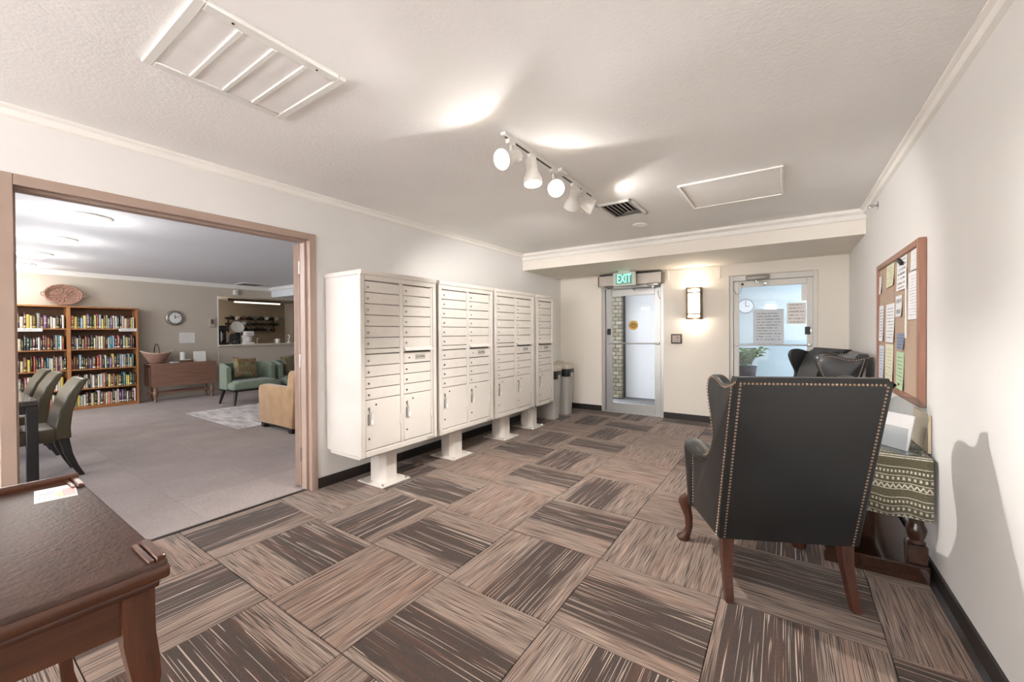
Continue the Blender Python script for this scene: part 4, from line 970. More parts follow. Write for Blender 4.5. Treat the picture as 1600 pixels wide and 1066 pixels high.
def rect(t, sx, x0, x1, y0, y1):
    f = t.math('MULTIPLY', t.math('GREATER_THAN', sx.outputs[0], x0), t.math('LESS_THAN', sx.outputs[0], x1))
    g = t.math('MULTIPLY', t.math('GREATER_THAN', sx.outputs[1], y0), t.math('LESS_THAN', sx.outputs[1], y1)); return t.math('MULTIPLY', f, g)
col_ = t_.mix(rect(t_, s_, .28, .9, .66, .97), lin((238, 236, 230)), lin((198, 112, 104)))
col_ = t_.mix(rect(t_, s_, .42, .9, .5, .66), col_, lin((222, 190, 100)))
for k, (x0, x1, y0, y1) in enumerate(((.36, .44, .1, .5), (.52, .58, .08, .44), (.7, .78, .06, .14), (.7, .78, .2, .26), (.7, .78, .32, .38), (.82, .86, .08, .42), (.16, .2, .4, .46))): col_ = t_.mix(rect(t_, s_, x0, x1, y0, y1), col_, lin((76, 74, 80)))
t_.bsdf(col_, .35)
c = MB(); c.rbox(-.077, .077, -.046, .046, 0, .0016, .0004, 1); o = c.build('price_card', cm); place(o, (-1.985, .252, HT), math.radians(-6)); tag(o, 'printed card with red and yellow blocks lying on the writing table', 'card')

# ================================================================== LOUNGE
# ------------------------------------------------------------------ bookcase
oak = wood('bookcase_oak', (150, 96, 52), (184, 126, 76), 2, .8, .45, .15)
oakh = wood('bookcase_oak_shelf', (150, 96, 52), (184, 126, 76), 1, .8, .45, .15)
oakd = wood('bookcase_oak_back', (86, 56, 34), (104, 70, 44), 2, .8, .6, 0)
bc = thing('bookcase', 'wide oak bookcase with two bays full of books', 'bookcase', (-10.255, 1.45, 0))
XF_, XBk = .135, -.135; BL, BR_ = -.90, .91
c = MB(); c.box(XBk, XBk+.01, BL, BR_, .03, 1.78); c.build('back_board', oakd, bc)
for y0, y1 in ((BL, BL+.025), (-.007, .038), (BR_-.025, BR_)):
    c = MB(); c.rbox(XBk+.01, XF_, y0, y1, 0, 1.775, .002, 1); c.build('upright', oak, bc)
c = MB(); c.rbox(XBk, XF_+.008, BL-.008, BR_+.008, 1.775, 1.80, .003, 1); c.build('top_board', oakh, bc)
SZ = [.06, .365, .705, 1.055, 1.415]
bays = [(BL+.025, -.007), (.038, BR_-.025)]
for z in SZ:
    for y0, y1 in bays:
        c = MB(); c.rbox(XBk+.01, XF_-.004, y0, y1, z-.02, z, .002, 1); c.build('shelf', oakh, bc)
for y0, y1 in bays:
    c = MB(); c.box(XF_-.03, XF_-.012, y0, y1, 0, .042); c.build('plinth', oakh, bc)
for y0, y1, bay in ((-.60, -.28, 0), (.64, .886, 1)):
    c = MB(); c.rbox(XF_-.003, XF_, y0, y1, 1.365, 1.418, .0005, 1); o = c.build('shelf_sign', printed('shelf_sign_print', (240, 238, 232), (110, 108, 110), 1, .6), bc)
# books: one mesh, sized and coloured per copy
bkm, t = newmat('book_cover'); oi = t.n('ShaderNodeObjectInfo'); ge = t.n('ShaderNodeTexCoord').outputs['Generated']; sx = t.n('ShaderNodeSeparateXYZ'); t.l(ge, sx.inputs[0])
rnd = oi.outputs['Random']
z_ = sx.outputs[2]
def wband(c0, h): return t.math('LESS_THAN', t.math('ABSOLUTE', t.math('SUBTRACT', z_, c0)), h)
cmb = t.n('ShaderNodeCombineXYZ'); t.l(t.math('MULTIPLY', z_, 30.0), cmb.inputs[0]); t.l(t.math('MULTIPLY', rnd, 91.0), cmb.inputs[1])
word = t.math('GREATER_THAN', t.noise(cmb.outputs[0], 1.0, 1), .5)
mid = t.math('LESS_THAN', t.math('ABSOLUTE', t.math('SUBTRACT', sx.outputs[1], .5)), .24)
title = t.math('MULTIPLY', t.math('MULTIPLY', word, mid), wband(.62, .26))
foot = t.math('MULTIPLY', wband(.12, .05), t.math('GREATER_THAN', t.math('FRACT', t.math('MULTIPLY', rnd, 13.0)), .5))
ink = t.mix(t.math('GREATER_THAN', t.math('FRACT', t.math('MULTIPLY', rnd, 7.0)), .4), lin((236, 228, 206)), lin((206, 176, 96)))
cb = t.mix(t.math('ADD', t.math('MULTIPLY', title, .75), foot, True), oi.outputs['Color'], ink)
t.bsdf(cb, .45)
pgm = pm('book_pages', (226, 216, 194), .9)
c = MB()   # unit book: x depth (spine at +x), y thickness, z height
c.prism([(-.5, -.5), (.44, -.5), (.49, -.3), (.5, 0), (.49, .3), (.44, .5), (-.5, .5), (-.5, .42), (.40, .42), (.40, -.42), (-.5, -.42)], 2, 0, 1, 0)
c.box(-.48, .40, -.42, .42, .015, .985, 1)
book_me = c.mesh('book', [bkm, pgm])
pal = {'black': (30, 30, 32), 'white': (214, 210, 202), 'cream': (196, 184, 154), 'red': (150, 60, 54), 'dark green': (46, 62, 54), 'navy': (44, 50, 72), 'light blue': (146, 168, 190), 'yellow': (206, 188, 96), 'orange': (184, 114, 72), 'pink': (196, 136, 134), 'maroon': (84, 42, 44), 'grey': (134, 134, 134), 'brown': (96, 66, 48), 'teal': (52, 140, 150), 'purple': (104, 78, 118)}
wts = {'black': 22, 'white': 15, 'cream': 11, 'red': 7, 'dark green': 8, 'navy': 8, 'light blue': 5, 'yellow': 5, 'orange': 5, 'pink': 4, 'maroon': 6, 'grey': 7, 'brown': 6, 'teal': 4, 'purple': 3}
names_ = list(pal); wl = [wts[n] for n in names_]
rb = random.Random(5)
SHN = ['bottom', 'second lowest', 'middle', 'second highest', 'top']
bayn = ['bay nearer the dining table', 'bay nearer the drop-leaf table']
for si, z in enumerate(SZ):
    for bi, (y0, y1) in enumerate(bays):
        ya = bc.location.y+(y0 if bi else -.62)+.004; ye = bc.location.y+y1-.006
        hmax = (SZ[si+1] if si < 4 else 1.775)-z-.035
        lean = 0
        while True:
            th = rb.uniform(.02, .043); h = min(hmax, rb.uniform(.175, .255)); dp = rb.uniform(.13, .17)
            if rb.random() < .06: ya += rb.uniform(.004, .012)
            if ya+th > ye: break
            nm = rb.choices(names_, wl)[0]
            o = bpy.data.objects.new('book', book_me); COL.objects.link(o)
            o.scale = (dp, th*.96, h); o.location = (bc.location.x+XF_-.025-dp*.5-rb.uniform(0, .012), ya+th/2, z+.0005)
            cc = pal[nm]; o.color = lin(tuple(max(8, min(245, v+rb.uniform(-12, 12))) for v in cc))
            tag(o, '%s %s %s book on the %s shelf, %s' % ('tall' if h > .222 else 'short', 'thick' if th > .031 else 'slim', nm, SHN[si], bayn[bi]), 'book', 'books on the oak bookcase')
            ya += th
# oval basket tray leaning on the wall on top of the bookcase
wick = pm('wicker_tan', (146, 112, 96), .8, var=.25, vs=40, bump=.8, bs=90, bd=.004)
ty = thing('basket_tray', 'oval woven tan tray leaning on the wall on top of the bookcase', 'tray', (-10.30, 1.43, 1.80))
Mt = Matrix.Translation((0, 0, .185)) @ Matrix.Rotation(math.radians(76), 4, 'Y')
c = MB(); c.lathe([(0, -.005), (.17, -.005), (.19, .0), (.185, .012), (.165, .006), (0, .004)], 30, sx=.78, sy=1.0, M=Mt); c.build('woven_base', wick, ty)
for rr_v, hh in ((.185, .016), (.205, .034), (.222, .05)):
    c = MB(); c.tube([(rr_v*.78*math.cos(a), rr_v*math.sin(a), hh) for a in [2*PI*k/32 for k in range(33)]], .013, 8, M=Mt, caps=False); c.build('rim_coil', wick, ty)
for k in range(16):
    a = 2*PI*k/16; c = MB(); c.tube([(.03*math.cos(a), .04*math.sin(a), .008), (.135*math.cos(a), .172*math.sin(a), .012)], .006, 6, M=Mt); c.build('spoke', wick, ty)
for s in (-1, 1):
    c = MB(); c.tube([(.04, s*.225, .05), (.02, s*.255, .055), (-.02, s*.255, .055), (-.04, s*.225, .05)], .008, 8, M=Mt); c.build('handle', wick, ty)

# ------------------------------------------------------------------ drop-leaf table
wal = wood('walnut_dropleaf', (116, 84, 68), (150, 114, 96), 1, .9, .4, .2)
dlt = thing('drop_leaf_table', 'walnut gateleg drop-leaf table with leaves down against the far wall', 'table', (-10.13, 3.02, 0))
hw_, hd_ = .53, .20
c = MB(); c.rbox(-hd_, hd_, -hw_, hw_, .715, .74, .006, 2); c.build('tabletop', wal, dlt)
for s in (-1, 1):
    c = MB(); x0, x1 = sorted((s*(hd_-.002), s*(hd_+.018)))
    rr4 = .05; pts = [(-hw_, .735), (hw_, .735)]+[(hw_-rr4+rr4*math.cos(a), .29+rr4+rr4*math.sin(a)) for a in (0, -.4, -.8, -1.2, -PI/2)]+[(-hw_+rr4+rr4*math.cos(a), .29+rr4+rr4*math.sin(a)) for a in (-PI/2, -1.95, -2.35, -2.75, -PI)]
    if s > 0 or True: c.prism(pts, 0, x0, x1); c.build('leaf', wal, dlt)
c = MB(); c.box(-hd_+.03, hd_-.03, -hw_+.06, hw_-.06, .62, .715); c.build('apron', wal, dlt)
for sx_ in (-1, 1):
    for sy_ in (-1, 1):
        c = MB(); c.lathe([(.026, 0), (.03, .02), (.018, .05), (.022, .09), (.036, .13), (.04, .17), (.03, .2), (.022, .23), (.03, .26), (.02, .3), (.024, .5), (.03, .58), (.03, .66)], 14, (sx_*(hd_-.045), sy_*(hw_-.07), 0)); c.build('leg', wal, dlt)
for sx_ in (-1, 1):
    c = MB(); c.rbox(sx_*(hd_-.045)-.014, sx_*(hd_-.045)+.014, -hw_+.07, hw_-.07, .15, .185, .004, 1); c.build('stretcher', wal, dlt)
for sy_ in (-1, 1):
    c = MB(); c.rbox(-hd_+.045, hd_-.045, sy_*(hw_-.07)-.014, sy_*(hw_-.07)+.014, .15, .185, .004, 1); c.build('stretcher', wal, dlt)
# on the table
bk = thing('handled_basket', 'boat shaped splint basket with hoop handle on the drop-leaf table', 'basket', (-10.10, 2.62, .748), 0)
c = MB(); rings = []
for z, a_, b_ in ((.0, .09, .10), (.012, .10, .115), (.08, .13, .17), (.15, .15, .215), (.19, .155, .24)):
    rings.append([(a_*math.cos(t0), b_*math.sin(t0), z+.05*abs(math.sin(t0))**3*(z/.19)) for t0 in [2*PI*k/24 for k in range(24)]])
c.sect(rings, caps=False); c.add([(p[0], p[1], .004) for p in rings[0]], [tuple(range(24))]); o = c.build('body', wick, bk); md = o.modifiers.new('t', 'SOLIDIFY'); md.thickness = .008
c = MB(); c.tube([(0, .0+.0*k, 0) if False else (.155*math.cos(a), .0, .18+.19*math.sin(a)) for k, a in enumerate([PI*k/14 for k in range(15)])], .009, 8); c.build('handle', pm('handle_dark_splint', (86, 70, 58), .6), bk)
c = MB(); c.tube([rings[-1][k % 24] for k in range(25)], .009, 8, caps=False); c.build('rim', pm('rim_pale_splint', (200, 182, 160), .7), bk)
o = MB().lathe([(.045, 0), (.046, .005), (.042, .1), (.046, .2), (.048, .205), (.044, .205), (.04, .1), (0, .012)], 20).build('white_vase', M_['white']); place(o, (-10.08, 3.02, .74)); tag(o, 'plain white cylinder vase on the drop-leaf table', 'vase')
wbx = thing('wooden_tray_box', 'low brown wooden tray of cards on the drop-leaf table', 'box', (-9.99, 3.05, .74))
c = MB(); c.rbox(-.05, .05, -.1, .1, 0, .012, .002, 1); c.rbox(-.05, -.042, -.1, .1, .012, .05, .002, 1); c.rbox(.042, .05, -.1, .1, .012, .05, .002, 1); c.rbox(-.042, .042, -.1, -.092, .012, .05, .002, 1); c.rbox(-.042, .042, .092, .1, .012, .05, .002, 1); c.build('tray', wood('box_brown', (96, 70, 54), (126, 96, 76), 1), wbx)
c = MB(); c.box(-.035, .035, -.07, .07, .013, .058); c.build('cards', M_['paper'], wbx)
o = MB().rbox(-.08, .08, -.06, .06, 0, .024, .003, 1).build('booklet', pm('booklet_grey', (176, 174, 170), .6)); place(o, (-10.0, 2.86, .74)); tag(o, 'grey booklet lying beside the basket on the drop-leaf table', 'booklet')
o = MB().rbox(-.004, .004, -.105, .105, 0, .21, .001, 1, M=Matrix.Rotation(-.12, 4, 'Y')).build('display_card', printed('display_card_print', (234, 232, 226), (150, 148, 146), 9, .35)); place(o, (-10.04, 3.30, .741)); tag(o, 'white printed card propped upright on the drop-leaf table', 'card')
# wall items
o = MB().box(LX0+.002, LX0+.006, 3.065, 3.33, 1.12, 1.34).build('wall_notice', printed('wall_notice_print', (232, 230, 226), (160, 158, 156), 7, .4)); recenter(o); tag(o, 'white printed sheet taped to the wall under the clock', 'notice')
ckl = thing('wall_clock', 'round wall clock with silver rim and white dial in the lounge', 'clock', (LX0, 2.99, 1.64))
RX = Matrix.Rotation(PI/2, 4, 'Y')
c = MB(); c.lathe([(.15, 0), (.158, .015), (.15, .035), (.125, .045), (.12, .035), (.12, .02)], 36, M=RX, caps=False); c.build('rim', pm('clock_rim_silver', (176, 168, 154), .3, .7), ckl)
c = MB(); c.lathe([(.128, .012), (.128, .044), (.114, .044), (.114, .03)], 36, M=RX, caps=False); c.build('inner_ring', pm('clock_ring_dark', (60, 52, 46), .4), ckl)
c = MB(); c.lathe([(.122, .028), (0, .028)], 36, M=RX, caps=False); c.build('dial', M_['paper'], ckl)
for k in range(12):
    a = 2*PI*k/12; c = MB(); c.box(.029, .031, -.004, .004, .085, .102, M=Matrix.Rotation(a, 4, 'X')); c.build('hour_mark', M_['black'], ckl)
c = MB(); c.box(.032, .034, -.006, .006, -.01, .06); c.build('hour_hand', M_['black'], ckl)
c = MB(); c.box(.035, .037, -.004, .004, -.01, .095, M=Matrix.Rotation(-math.radians(62), 4, 'X')); c.build('minute_hand', M_['black'], ckl)
th_ = thing('thermostat', 'small beige wall thermostat with dark window beside the pass-through', 'thermostat', (LX0, 3.645, 1.46))
c = MB(); c.rbox(0, .03, -.055, .055, 0, .19, .004, 1); c.build('case', pm('thermostat_beige', (190, 178, 160), .5), th_)
c = MB(); c.box(.03, .034, -.03, .03, .06, .165); c.build('window', pm('thermostat_window', (108, 100, 92), .4), th_)
dv = thing('motion_sensor', 'small white motion sensor under the lounge ceiling moulding', 'sensor', (LX0, 4.10, 2.20))
c = MB(); c.rbox(.001, .07, -.045, .045, 0, .10, .012, 2); c.build('case', M_['white'], dv)
c = MB(); c.cyl((.07, .01, .06), (.074, .01, .06), .016, n=12); c.build('lens', pm('sensor_lens', (150, 148, 150), .3), dv)
# ------------------------------------------------------------------ kitchen pass-through
ct = MB(); ct.rbox(LX0-.75, LX0+.06, KY0, KY1+.1, KZ0, KZ0+.035, .006, 2); o = tag(recenter(ct.build('serving_counter', pm('counter_laminate', (204, 196, 182), .35))), 'beige laminate serving counter in the kitchen pass-through', 'counter')
CZ = KZ0+.0355
blk = pm('appliance_black', (24, 24, 26), .25, var=.2)
cm1 = thing('coffee_maker', 'tall black coffee maker at the left end of the serving counter', 'coffee maker', (LX0-.16, 3.89, CZ))
c = MB(); c.rbox(-.13, .11, -.10, .10, 0, .05, .01, 2); c.rbox(-.13, -.02, -.10, .10, .05, .36, .015, 2); c.rbox(-.13, .10, -.09, .10, .30, .43, .03, 3); c.build('body', blk, cm1)
c = MB(); c.box(.102, .106, -.06, -.045, .1, .28); c.box(.102, .106, -.03, -.02, .1, .26); c.cyl((.103, -.05, .06), (.103, -.05, .3), .008, n=8); c.build('gauge', M_['chrome'], cm1)
cf = thing('glass_carafe', 'clear glass coffee carafe with black handle on the serving counter', 'carafe', (LX0-.10, 4.12, CZ))
c = MB(); c.lathe([(.05, 0), (.065, .03), (.062, .08), (.04, .12), (.045, .14)], 18); c.build('jug', glassmat('carafe_glass', (190, 200, 210), 1.5, 2), cf)
c = MB(); c.tube([(0, .05, .13), (0, .1, .12), (0, .1, .05), (0, .06, .03)], .009, 8); c.cyl((0, 0, .135), (0, 0, .155), .048, n=16); c.build('handle', blk, cf)
cm2 = thing('thermal_pot', 'dark grey insulated pot on the serving counter', 'coffee pot', (LX0-.48, 4.22, CZ))
c = MB(); c.lathe([(.07, 0), (.075, .02), (.072, .2), (.05, .25), (.0, .26)], 20); c.build('body', pm('pot_slate', (66, 66, 74), .35, .3), cm2)
c = MB(); c.tube([(0, .07, .2), (0, .12, .19), (0, .12, .07), (0, .072, .05)], .01, 8); c.build('handle', blk, cm2)
cm3 = thing('coffee_maker', 'white coffee maker with printed front on the serving counter', 'coffee maker', (LX0-.10, 4.40, CZ))
c = MB(); c.rbox(-.1, .1, -.11, .11, 0, .045, .01, 2); c.rbox(-.1, .0, -.10, .10, .045, .30, .012, 2); c.rbox(-.1, .09, -.10, .10, .19, .30, .012, 2); c.build('body', M_['white'], cm3)
c = MB(); c.lathe([(.045, .05), (.06, .08), (.055, .15), (.04, .18)], 16, (.045, 0, 0)); c.build('jug', pm('jug_cream', (210, 202, 192), .3), cm3)
c = MB(); c.box(.09, .0925, -.06, .05, .22, .27); c.build('label_plate', printed('maker_label', (214, 208, 200), (80, 80, 84), 3, .6), cm3)
o = MB().lathe([(0, 0), (.10, .004), (.135, .02), (.14, .028), (.13, .026), (.095, .012), (0, .01)], 28, M=Matrix.Rotation(math.radians(70), 4, 'Y') @ Matrix.Rotation(.3, 4, 'Z')).build('white_plate', M_['white']); o.location = (LX0-.26, 4.24, CZ+.395); 
o.parent = None; tag(o, 'round white plate standing behind the white coffee maker', 'plate')
ps = thing('plate_stand', 'dark box standing under the round white plate', 'box', (LX0-.22, 4.24, CZ))
ps_b = MB(); ps_b.rbox(-.03, .03, -.05, .05, 0, .2735, .006, 1); ps_b.build('body', blk, ps)
ps.location = (LX0-.27, 4.25, CZ)
def mug(name, loc, mat, label, rz=0, rx=0, group=None, sc=1):
    q = MB(); q.lathe([(.034, 0), (.038, .004), (.04, .09), (.037, .09), (.034, .01), (0, .008)], 16); r_ = thing(name, label, 'mug', loc, 0, group); q.build('cup', mat, r_)
    q = MB(); q.tube([(0, .037, .075), (0, .066, .07), (0, .068, .03), (0, .037, .02)], .006, 6); q.build('handle', mat, r_); r_.rotation_euler = (rx, 0, rz); r_.scale = (sc, sc, sc); return r_
mug('coffee_mug', (LX0-.1, 5.08, CZ), pm('mug_white', (226, 222, 214), .3), 'plain white mug at the right end of the serving counter', PI/2+.6, sc=1.25)
o = MB().lathe([(.06, 0), (.065, .004), (.0, .008)], 18).build('saucer', M_['white']); place(o, (LX0-.02, 5.25, CZ)); tag(o, 'small white saucer near the right end of the serving counter', 'saucer')
sw = thing('ladle_figure', 'white curved spoon rest standing on the serving counter', 'spoon rest', (LX0-.12, 5.36, CZ))
c = MB(); c.lathe([(.045, 0), (.045, .03), (.02, .045), (0, .05)], 14); c.tube([(0, 0, .04), (0, -.01, .10), (0, .02, .15), (0, .01, .2), (0, -.03, .2)], .012, 8); c.build('body', M_['white'], sw)
fa = thing('faucet_spout', 'small chrome tap at the kitchen sink behind the serving counter', 'tap', (LX0-.55, 4.80, CZ))
c = MB(); c.tube([(0, 0, 0), (0, 0, .10), (.02, 0, .14), (.06, 0, .14), (.08, 0, .11)], .011, 8); c.cyl((0, 0, 0), (0, 0, .02), .025, n=12); c.build('spout', M_['chrome'], fa)
tu = thing('tube_light', 'long fluorescent tube light on dark bracket inside the pass-through', 'tube light', (LX0-.5, 4.74, 2.06))
c = MB(); c.rbox(-.03, .03, -.60, .60, .03, .088, .004, 1); c.build('bracket', pm('bracket_brown', (70, 56, 46), .5), tu)
c = MB(); c.cyl((.01, -.46, .015), (.01, .59, .015), .022, n=12); c.build('tube', emit('tube_white_glow', (255, 240, 216), .75), tu)
rk = thing('mug_rack', 'dark wooden mug rack on the kitchen wall', 'mug rack', (KX, 5.30, 1.33))
for z in (.06, .22, .37):
    c = MB(); c.rbox(0, .02, -.66 if z > .1 else -.45, .66 if z > .1 else .6, z, z+.06, .003, 1); c.build('rail', wood('rack_dark', (50, 34, 26), (72, 50, 38), 1), rk)
c = MB()
for y in (-.58, .58): c.box(.0, .008, y-.02, y+.02, .02, .44)
c.build('upright', wood('rack_dark2', (50, 34, 26), (72, 50, 38), 2), rk)
rm = random.Random(3)
mcols = {'black': (24, 24, 26), 'white': (220, 216, 208), 'dark green': (36, 48, 40), 'brown': (80, 52, 40), 'grey': (110, 108, 106)}
mmats = {k: pm('mug_'+k.replace(' ', '_'), v, .3) for k, v in mcols.items()}
rown = ['lowest', 'middle', 'top']
for ri, (z, n, y0) in enumerate(((.03, 7, -.40), (.18, 9, -.58), (.33, 9, -.58))):
    for k in range(n):
        nm = rm.choices(list(mcols), [8, 3, 3, 2, 2])[0]
        c_y = 5.30+y0+k*.145
        mug('hanging_mug', (KX+.105, c_y, 1.33+z+.06), mmats[nm], '%s mug hanging on the %s rail of the mug rack' % (nm, rown[ri]), PI/2, math.radians(-70)*0, 'mugs on the kitchen rack', 1.05).rotation_euler = (math.radians(75), 0, rm.uniform(-.5, .5)+PI)

# ------------------------------------------------------------------ green tub chairs, cushions
green = pm('sage_green_upholstery', (122, 136, 118), .6, var=.08, vs=12, bump=.15, bs=250, sheen=.3)
legb = pm('leg_black_wood', (30, 28, 27), .4)
def tub_chair(label, loc, rz):
    r = thing('tub_chair', label, 'armchair', loc, rz, 'sage green tub chairs')
    # local: faces +x, width along y
    c = MB(); outer = []; N = 20; hwid, dep = .42, .34
    path = [(.10, -hwid)]+[(-dep+.16+.16*math.cos(a)*1, -hwid+.16+.16*math.sin(a)) for a in [(-PI/2)-k*PI/2/5 for k in range(6)]]+[(-dep+.16+.16*math.cos(a), hwid-.16+.16*math.sin(a)) for a in [PI-k*PI/2/5 for k in range(6)]]+[(.10, hwid)]
    rings = []
    P = [Vector((a, b_, 0)) for a, b_ in path]
    for i, p in enumerate(P):
        d = (P[min(i+1, len(P)-1)]-P[max(i-1, 0)]).normalized(); nrm = Vector((-d.y, d.x, 0))
        if nrm.dot(-p) < 0: nrm = -nrm
        q = p+nrm*.075; front = (i in (0, len(P)-1)); zt = .70 if front else .76
        rings.append([(p.x, p.y, .29), (p.x, p.y, zt-.02), (p.x+nrm.x*.02, p.y+nrm.y*.02, zt), (q.x-nrm.x*.02, q.y-nrm.y*.02, zt), (q.x, q.y, zt-.02), (q.x, q.y, .29)])
    c.sect(rings); c.build('tub_back', green, r)
    c = MB(); c.rbox(-.27, .35, -.345, .345, .29, .445, .045, 3); c.rbox(.09, .36, -.42, .42, .29, .42, .045, 3); c.build('seat', green, r)
    c = MB(); c.rbox(-.30, .34, -.40, .40, .262, .292, .005, 1); c.build('base_band', legb, r)
    for sx_, sy_ in ((-1, -1), (-1, 1), (1, -1), (1, 1)):
        c = MB(); c.tube([(sx_*.25+.02, sy_*.34, .27), (sx_*.31+.02, sy_*.39, 0)], [.034, .019], 10); c.build('leg', legb, r)
    return r
tc = tub_chair('sage green tub chair with paisley cushion below the pass-through counter', (-8.47, 3.57, 0), 0)
dup(tc, (-8.47, 4.49, 0), 0, 'sage green tub chair partly hidden behind the tan armchair')
def paisley(name, base, a1, a2):
    m, t = newmat(name); co = t.obj(); n1 = t.n('ShaderNodeTexVoronoi'); t.l(t.mix(.25, co, t.n('ShaderNodeTexNoise').outputs[1]), n1.inputs[0]); n1.inputs['Scale'].default_value = 13
    w = t.math('SINE', t.math('MULTIPLY', n1.outputs['Distance'], 34.0)); n2 = t.noise(co, 9, 3)
    c_ = t.mix(t.ramp(w, -.3, .4), lin(base), lin(a1)); c_ = t.mix(t.ramp(n2, .5, .6), c_, lin(a2)); c_ = t.mix(t.math('MULTIPLY', t.ramp(w, .5, .9), .6), c_, lin((210, 190, 140)))
    t.bsdf(c_, .85, 0, None, 0, .2, .2); return m
def cushion(loc, rot, mat, label, s=.46):
    o = pillow(s, s*.86, .17).build('cushion', mat); o.location = loc; o.rotation_euler = rot; return tag(o, label, 'cushion')
cushion((-8.52, 3.52, .664), (math.radians(14), math.radians(-6), math.radians(-78)), paisley('paisley_rust_olive', (78, 76, 56), (140, 92, 60), (112, 118, 88)), 'rust and olive paisley cushion on the green tub chair')
cushion((-8.52, 4.42, .685), (math.radians(14), math.radians(12), math.radians(-80)), paisley('paisley_olive_dark', (56, 58, 48), (104, 92, 66), (80, 88, 74)), 'dark olive patterned cushion on the partly hidden green chair')
# ------------------------------------------------------------------ tan armchair
tan = pm('tan_microsuede', (176, 140, 100), .9, var=.12, vs=7, bump=.15, bs=200, sheen=.4)
ta = thing('club_armchair', 'tan suede club armchair with dark feet beside the doorway leaf', 'armchair', (-5.69, 3.08, 0))
for s in (-1, 1):
    c = MB(); y0, y1 = sorted((s*.39, s*.25)); c.prism([(-.43, .07), (.43, .07), (.46, .60), (.30, .60), (-.36, .60), (-.42, .585), (-.45, .52)], 1, y0, y1, bev=.03, seg=3); c.build('arm', tan, ta)
c = MB(); c.prism([(.22, .10), (.44, .07), (.53, .80), (.50, .82), (.40, .82), (.36, .79)], 1, -.385, .385, bev=.025, seg=3); c.build('backrest', tan, ta)
c = MB(); c.rbox(-.43, .3, -.25, .25, .07, .30, .02, 2); c.build('seat_base', tan, ta)
c = MB(); c.rbox(-.45, .27, -.245, .245, .30, .46, .05, 3); c.build('seat_cushion', tan, ta)
c = MB(); c.rbox(-.41, .42, -.37, .37, .052, .075, .004, 1); c.build('base_board', legb, ta)
for sx_ in (-.36, .37):
    for sy_ in (-.33, .33): c = MB(); c.rbox(sx_-.04, sx_+.04, sy_-.04, sy_+.04, .001, .06, .004, 1); c.build('foot', legb, ta)
# rug
rgm, t = newmat('rug_pale_abstract'); co = t.obj(); n = t.noise(t.scale(co, (1.2, 4, 1)), 2.2, 5, .6); c_ = t.mix(t.ramp(n, .36, .62), lin((172, 166, 168)), lin((226, 220, 216))); t.bsdf(c_, .95, 0, t.bump(t.noise(co, 200, 2), .3, .003))
o = MB().rbox(-.98, .98, -.9, .9, 0, .011, .004, 1).build('area_rug', rgm); place(o, (-7.14, 3.36, .0005)); tag(o, 'pale grey abstract area rug on the lounge carpet', 'rug')

# ------------------------------------------------------------------ dining table and parsons chairs
dkt = pm('espresso_table', (36, 34, 34), .35, var=.1)
dtb = thing('dining_table', 'dark espresso dining table with square legs in the lounge', 'table', (-6.59, .12, 0))
tx_, ty_ = 1.32, .46
c = MB(); c.rbox(-tx_, tx_, -ty_, ty_, .70, .745, .004, 1); c.build('tabletop', wood('espresso_top', (44, 38, 36), (70, 60, 56), 0, 1, .18, .5), dtb)
c = MB(); c.box(-tx_+.02, tx_-.02, -ty_+.02, ty_-.02, .635, .70); c.build('apron', dkt, dtb)
for sx_ in (-1, 1):
    for sy_ in (-1, 1): c = MB(); c.rbox(sx_*(tx_-.036)-.034, sx_*(tx_-.036)+.034, sy_*(ty_-.036)-.034, sy_*(ty_-.036)+.034, 0, .70, .004, 1); c.build('leg', dkt, dtb)
olive = pm('olive_grey_vinyl', (74, 66, 46), .38, var=.1, vs=4, coat=.1)
def parsons(label, loc, rz=0):
    r = thing('dining_chair', label, 'chair', loc, rz, 'upholstered dining chairs along the table')
    # local: faces -y, back at +y
    c = MB(); rings = []
    for z, y, tt, w in ((.36, .17, .10, .225), (.46, .17, .095, .225), (.6, .195, .085, .225), (.75, .245, .075, .222), (.86, .31, .06, .218), (.895, .345, .04, .214)):
        rings.append([(-w, y, z), (w, y, z), (w, y+tt, z), (-w, y+tt, z)])
    c.sect(rings); o = c.build('backrest', olive, r); md = o.modifiers.new('b', 'BEVEL'); md.width = .012; md.segments = 2
    c = MB(); c.rbox(-.225, .225, -.25, .18, .345, .47, .025, 3); c.build('seat', olive, r)
    for s in (-1, 1):
        c = MB(); rings = []
        for z, y, h in ((0, .335, .02), (.1, .29, .022), (.22, .25, .027), (.36, .225, .032)): rings.append([(s*.185-.022, y-h, z), (s*.185+.022, y-h, z), (s*.185+.022, y+h, z), (s*.185-.022, y+h, z)])
        c.sect(rings); c.build('leg', dkt, r)
        c = MB(); c.rbox(s*.185-.022, s*.185+.022, -.235, -.19, 0, .35, .003, 1); c.build('leg', dkt, r)
    return r
pc0 = parsons('olive grey dining chair closest to the lounge doorway', (-5.62, .52, 0))
dup(pc0, (-6.72, .52, 0), 0, 'olive grey dining chair in the middle of the row at the dark table')
dup(pc0, (-7.42, .52, 0), 0, 'olive grey dining chair closest to the bookcase')

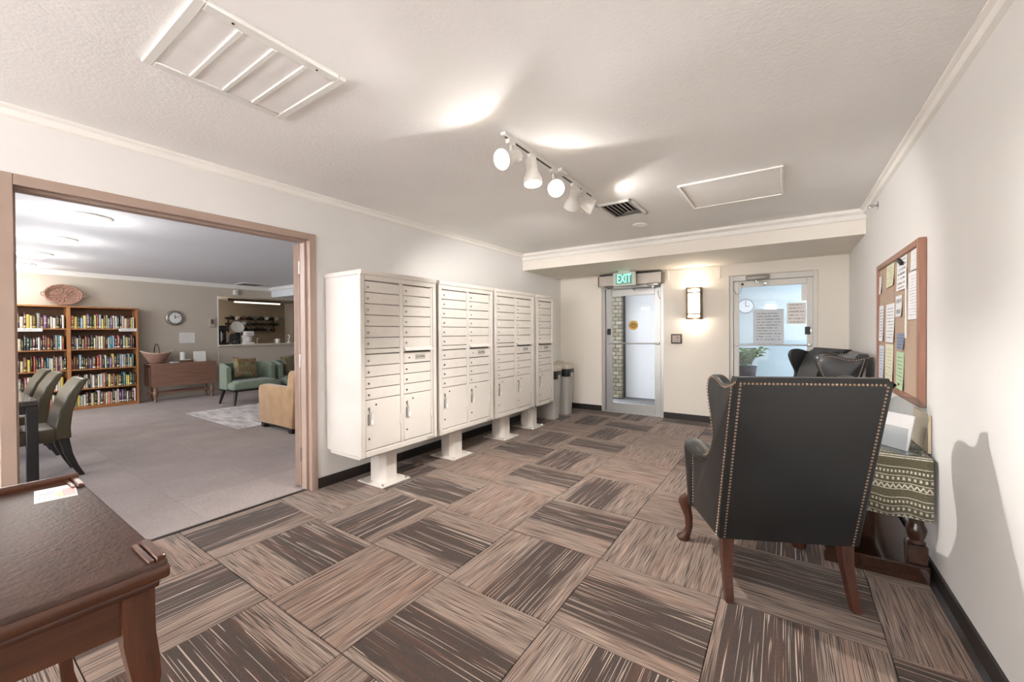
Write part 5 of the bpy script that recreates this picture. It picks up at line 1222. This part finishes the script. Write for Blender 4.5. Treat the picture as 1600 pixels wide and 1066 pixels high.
# ------------------------------------------------------------------ lounge ceiling fittings
for k, x in enumerate((-5.45, -6.95, -8.44, -9.85)):
    f = thing('dome_light', ['round dome ceiling light nearest the lounge doorway', 'second dome ceiling light from the lounge doorway', 'third dome ceiling light from the lounge doorway', 'dome ceiling light nearest the bookcase wall'][k], 'ceiling light', (x, .91, LZ), 0, 'row of dome lights on the lounge ceiling')
    c = MB(); c.lathe([(.18, 0), (.183, -.015), (.17, -.025), (.165, -.01)], 28, caps=False); c.build('ring', M_['white'], f)
    c = MB(); c.lathe([(.165, -.012), (.15, -.04), (.1, -.062), (0, -.07)], 24, caps=False); c.build('dome', emit('dome_glow', (255, 250, 240), 5.0), f)
    lamp('dome_lamp', 'POINT', (0, 0, -.34), E_DOME, (1, .96, .9), parent=f, shadow_soft_size=.09)
for x in (-5.45, -7.4, -9.35):  # second row, added out of view to brighten the lounge
    dup(f, (x, -1.3, LZ), 0, 'dome ceiling light in the row above the lounge windows', 'second row of dome lights by the lounge windows')
    lamp('dome_lamp', 'POINT', (x, -1.3, LZ-.36), E_DOME*2.6, (1, .97, .93), shadow_soft_size=.09)
dup(f, (-11.5, 3.62, 2.19), 0, 'dome ceiling light inside the kitchen', 'dome light in the kitchen')
lamp('kitchen_lamp', 'POINT', (-11.5, 3.62, 1.95), 4.5, (1, .93, .84), shadow_soft_size=.09)  # hidden kitchen light added to lift the dark pass-through
lv = thing('lounge_vent', 'dark slotted ceiling vent near the pass-through', 'air vent', (-9.95, 4.22, LZ))
c = MB(); c.rbox(-.25, .25, -.22, .22, -.012, 0, .003, 1); c.build('frame', M_['white'], lv)
for k in range(8): c = MB(); c.box(-.22, .22, -.19+k*.05, -.165+k*.05, -.0145, -.0115); c.build('slat', pm('vent_dark', (60, 60, 64), .6) if k == 0 else bpy.data.materials['vent_dark'], lv)
# ------------------------------------------------------------------ potted plant in the porch behind the office door
leafm = pm('plant_leaf_green', (66, 140, 54), .4, var=.3, vs=8)
pl = thing('potted_plant', 'leafy green potted plant on a stand behind the office door glass', 'plant', (-.50, 6.95, 0))
c = MB(); c.cyl((0, 0, 0), (0, 0, .56), .11, n=16); c.build('stand', pm('stand_grey', (120, 118, 114), .6), pl)
c = MB(); c.lathe([(.09, .56), (.13, .60), (.15, .76), (.155, .78), (.14, .78), (.0, .75)], 20); c.build('pot', pm('pot_dark', (66, 66, 72), .5), pl)
q = MB(); q.add([(0, 0, 0), (.016, .03, .008), (0, .03, 0), (-.016, .03, .008), (.02, .06, .006), (0, .06, -.004), (-.02, .06, .006), (0, .105, -.012)], [(0, 1, 2), (0, 2, 3), (1, 4, 5, 2), (2, 5, 6, 3), (4, 7, 5), (5, 7, 6)]); leaf_me = q.mesh('leaf', leafm)
rp = random.Random(9)
for s in range(24):
    az = rp.uniform(0, 2*PI); L = rp.uniform(.16, .40); lean = rp.uniform(.25, .95)
    if s == 0: az, L, lean = .2, .48, .85
    pts = [Vector((math.cos(az)*lean*L*t*t, math.sin(az)*lean*L*t*t, .76+L*t*(1-.25*lean*t))) for t in [k/6 for k in range(7)]]
    c = MB(); c.tube(pts, [.006-.0006*k for k in range(7)], 6); st = c.build('stem', leafm, pl)
    for k in range(1, 7):
        for sd in (-1, 1):
            o = bpy.data.objects.new('leaf', leaf_me); COL.objects.link(o); o.parent = st
            o.location = pts[k]; o.scale = (1.7, 1.0, 1.2); o.rotation_euler = (rp.uniform(.1, .6), rp.uniform(-.3, .3), az-PI/2+sd*rp.uniform(.6, 1.1))
bpy.context.view_layer.update()
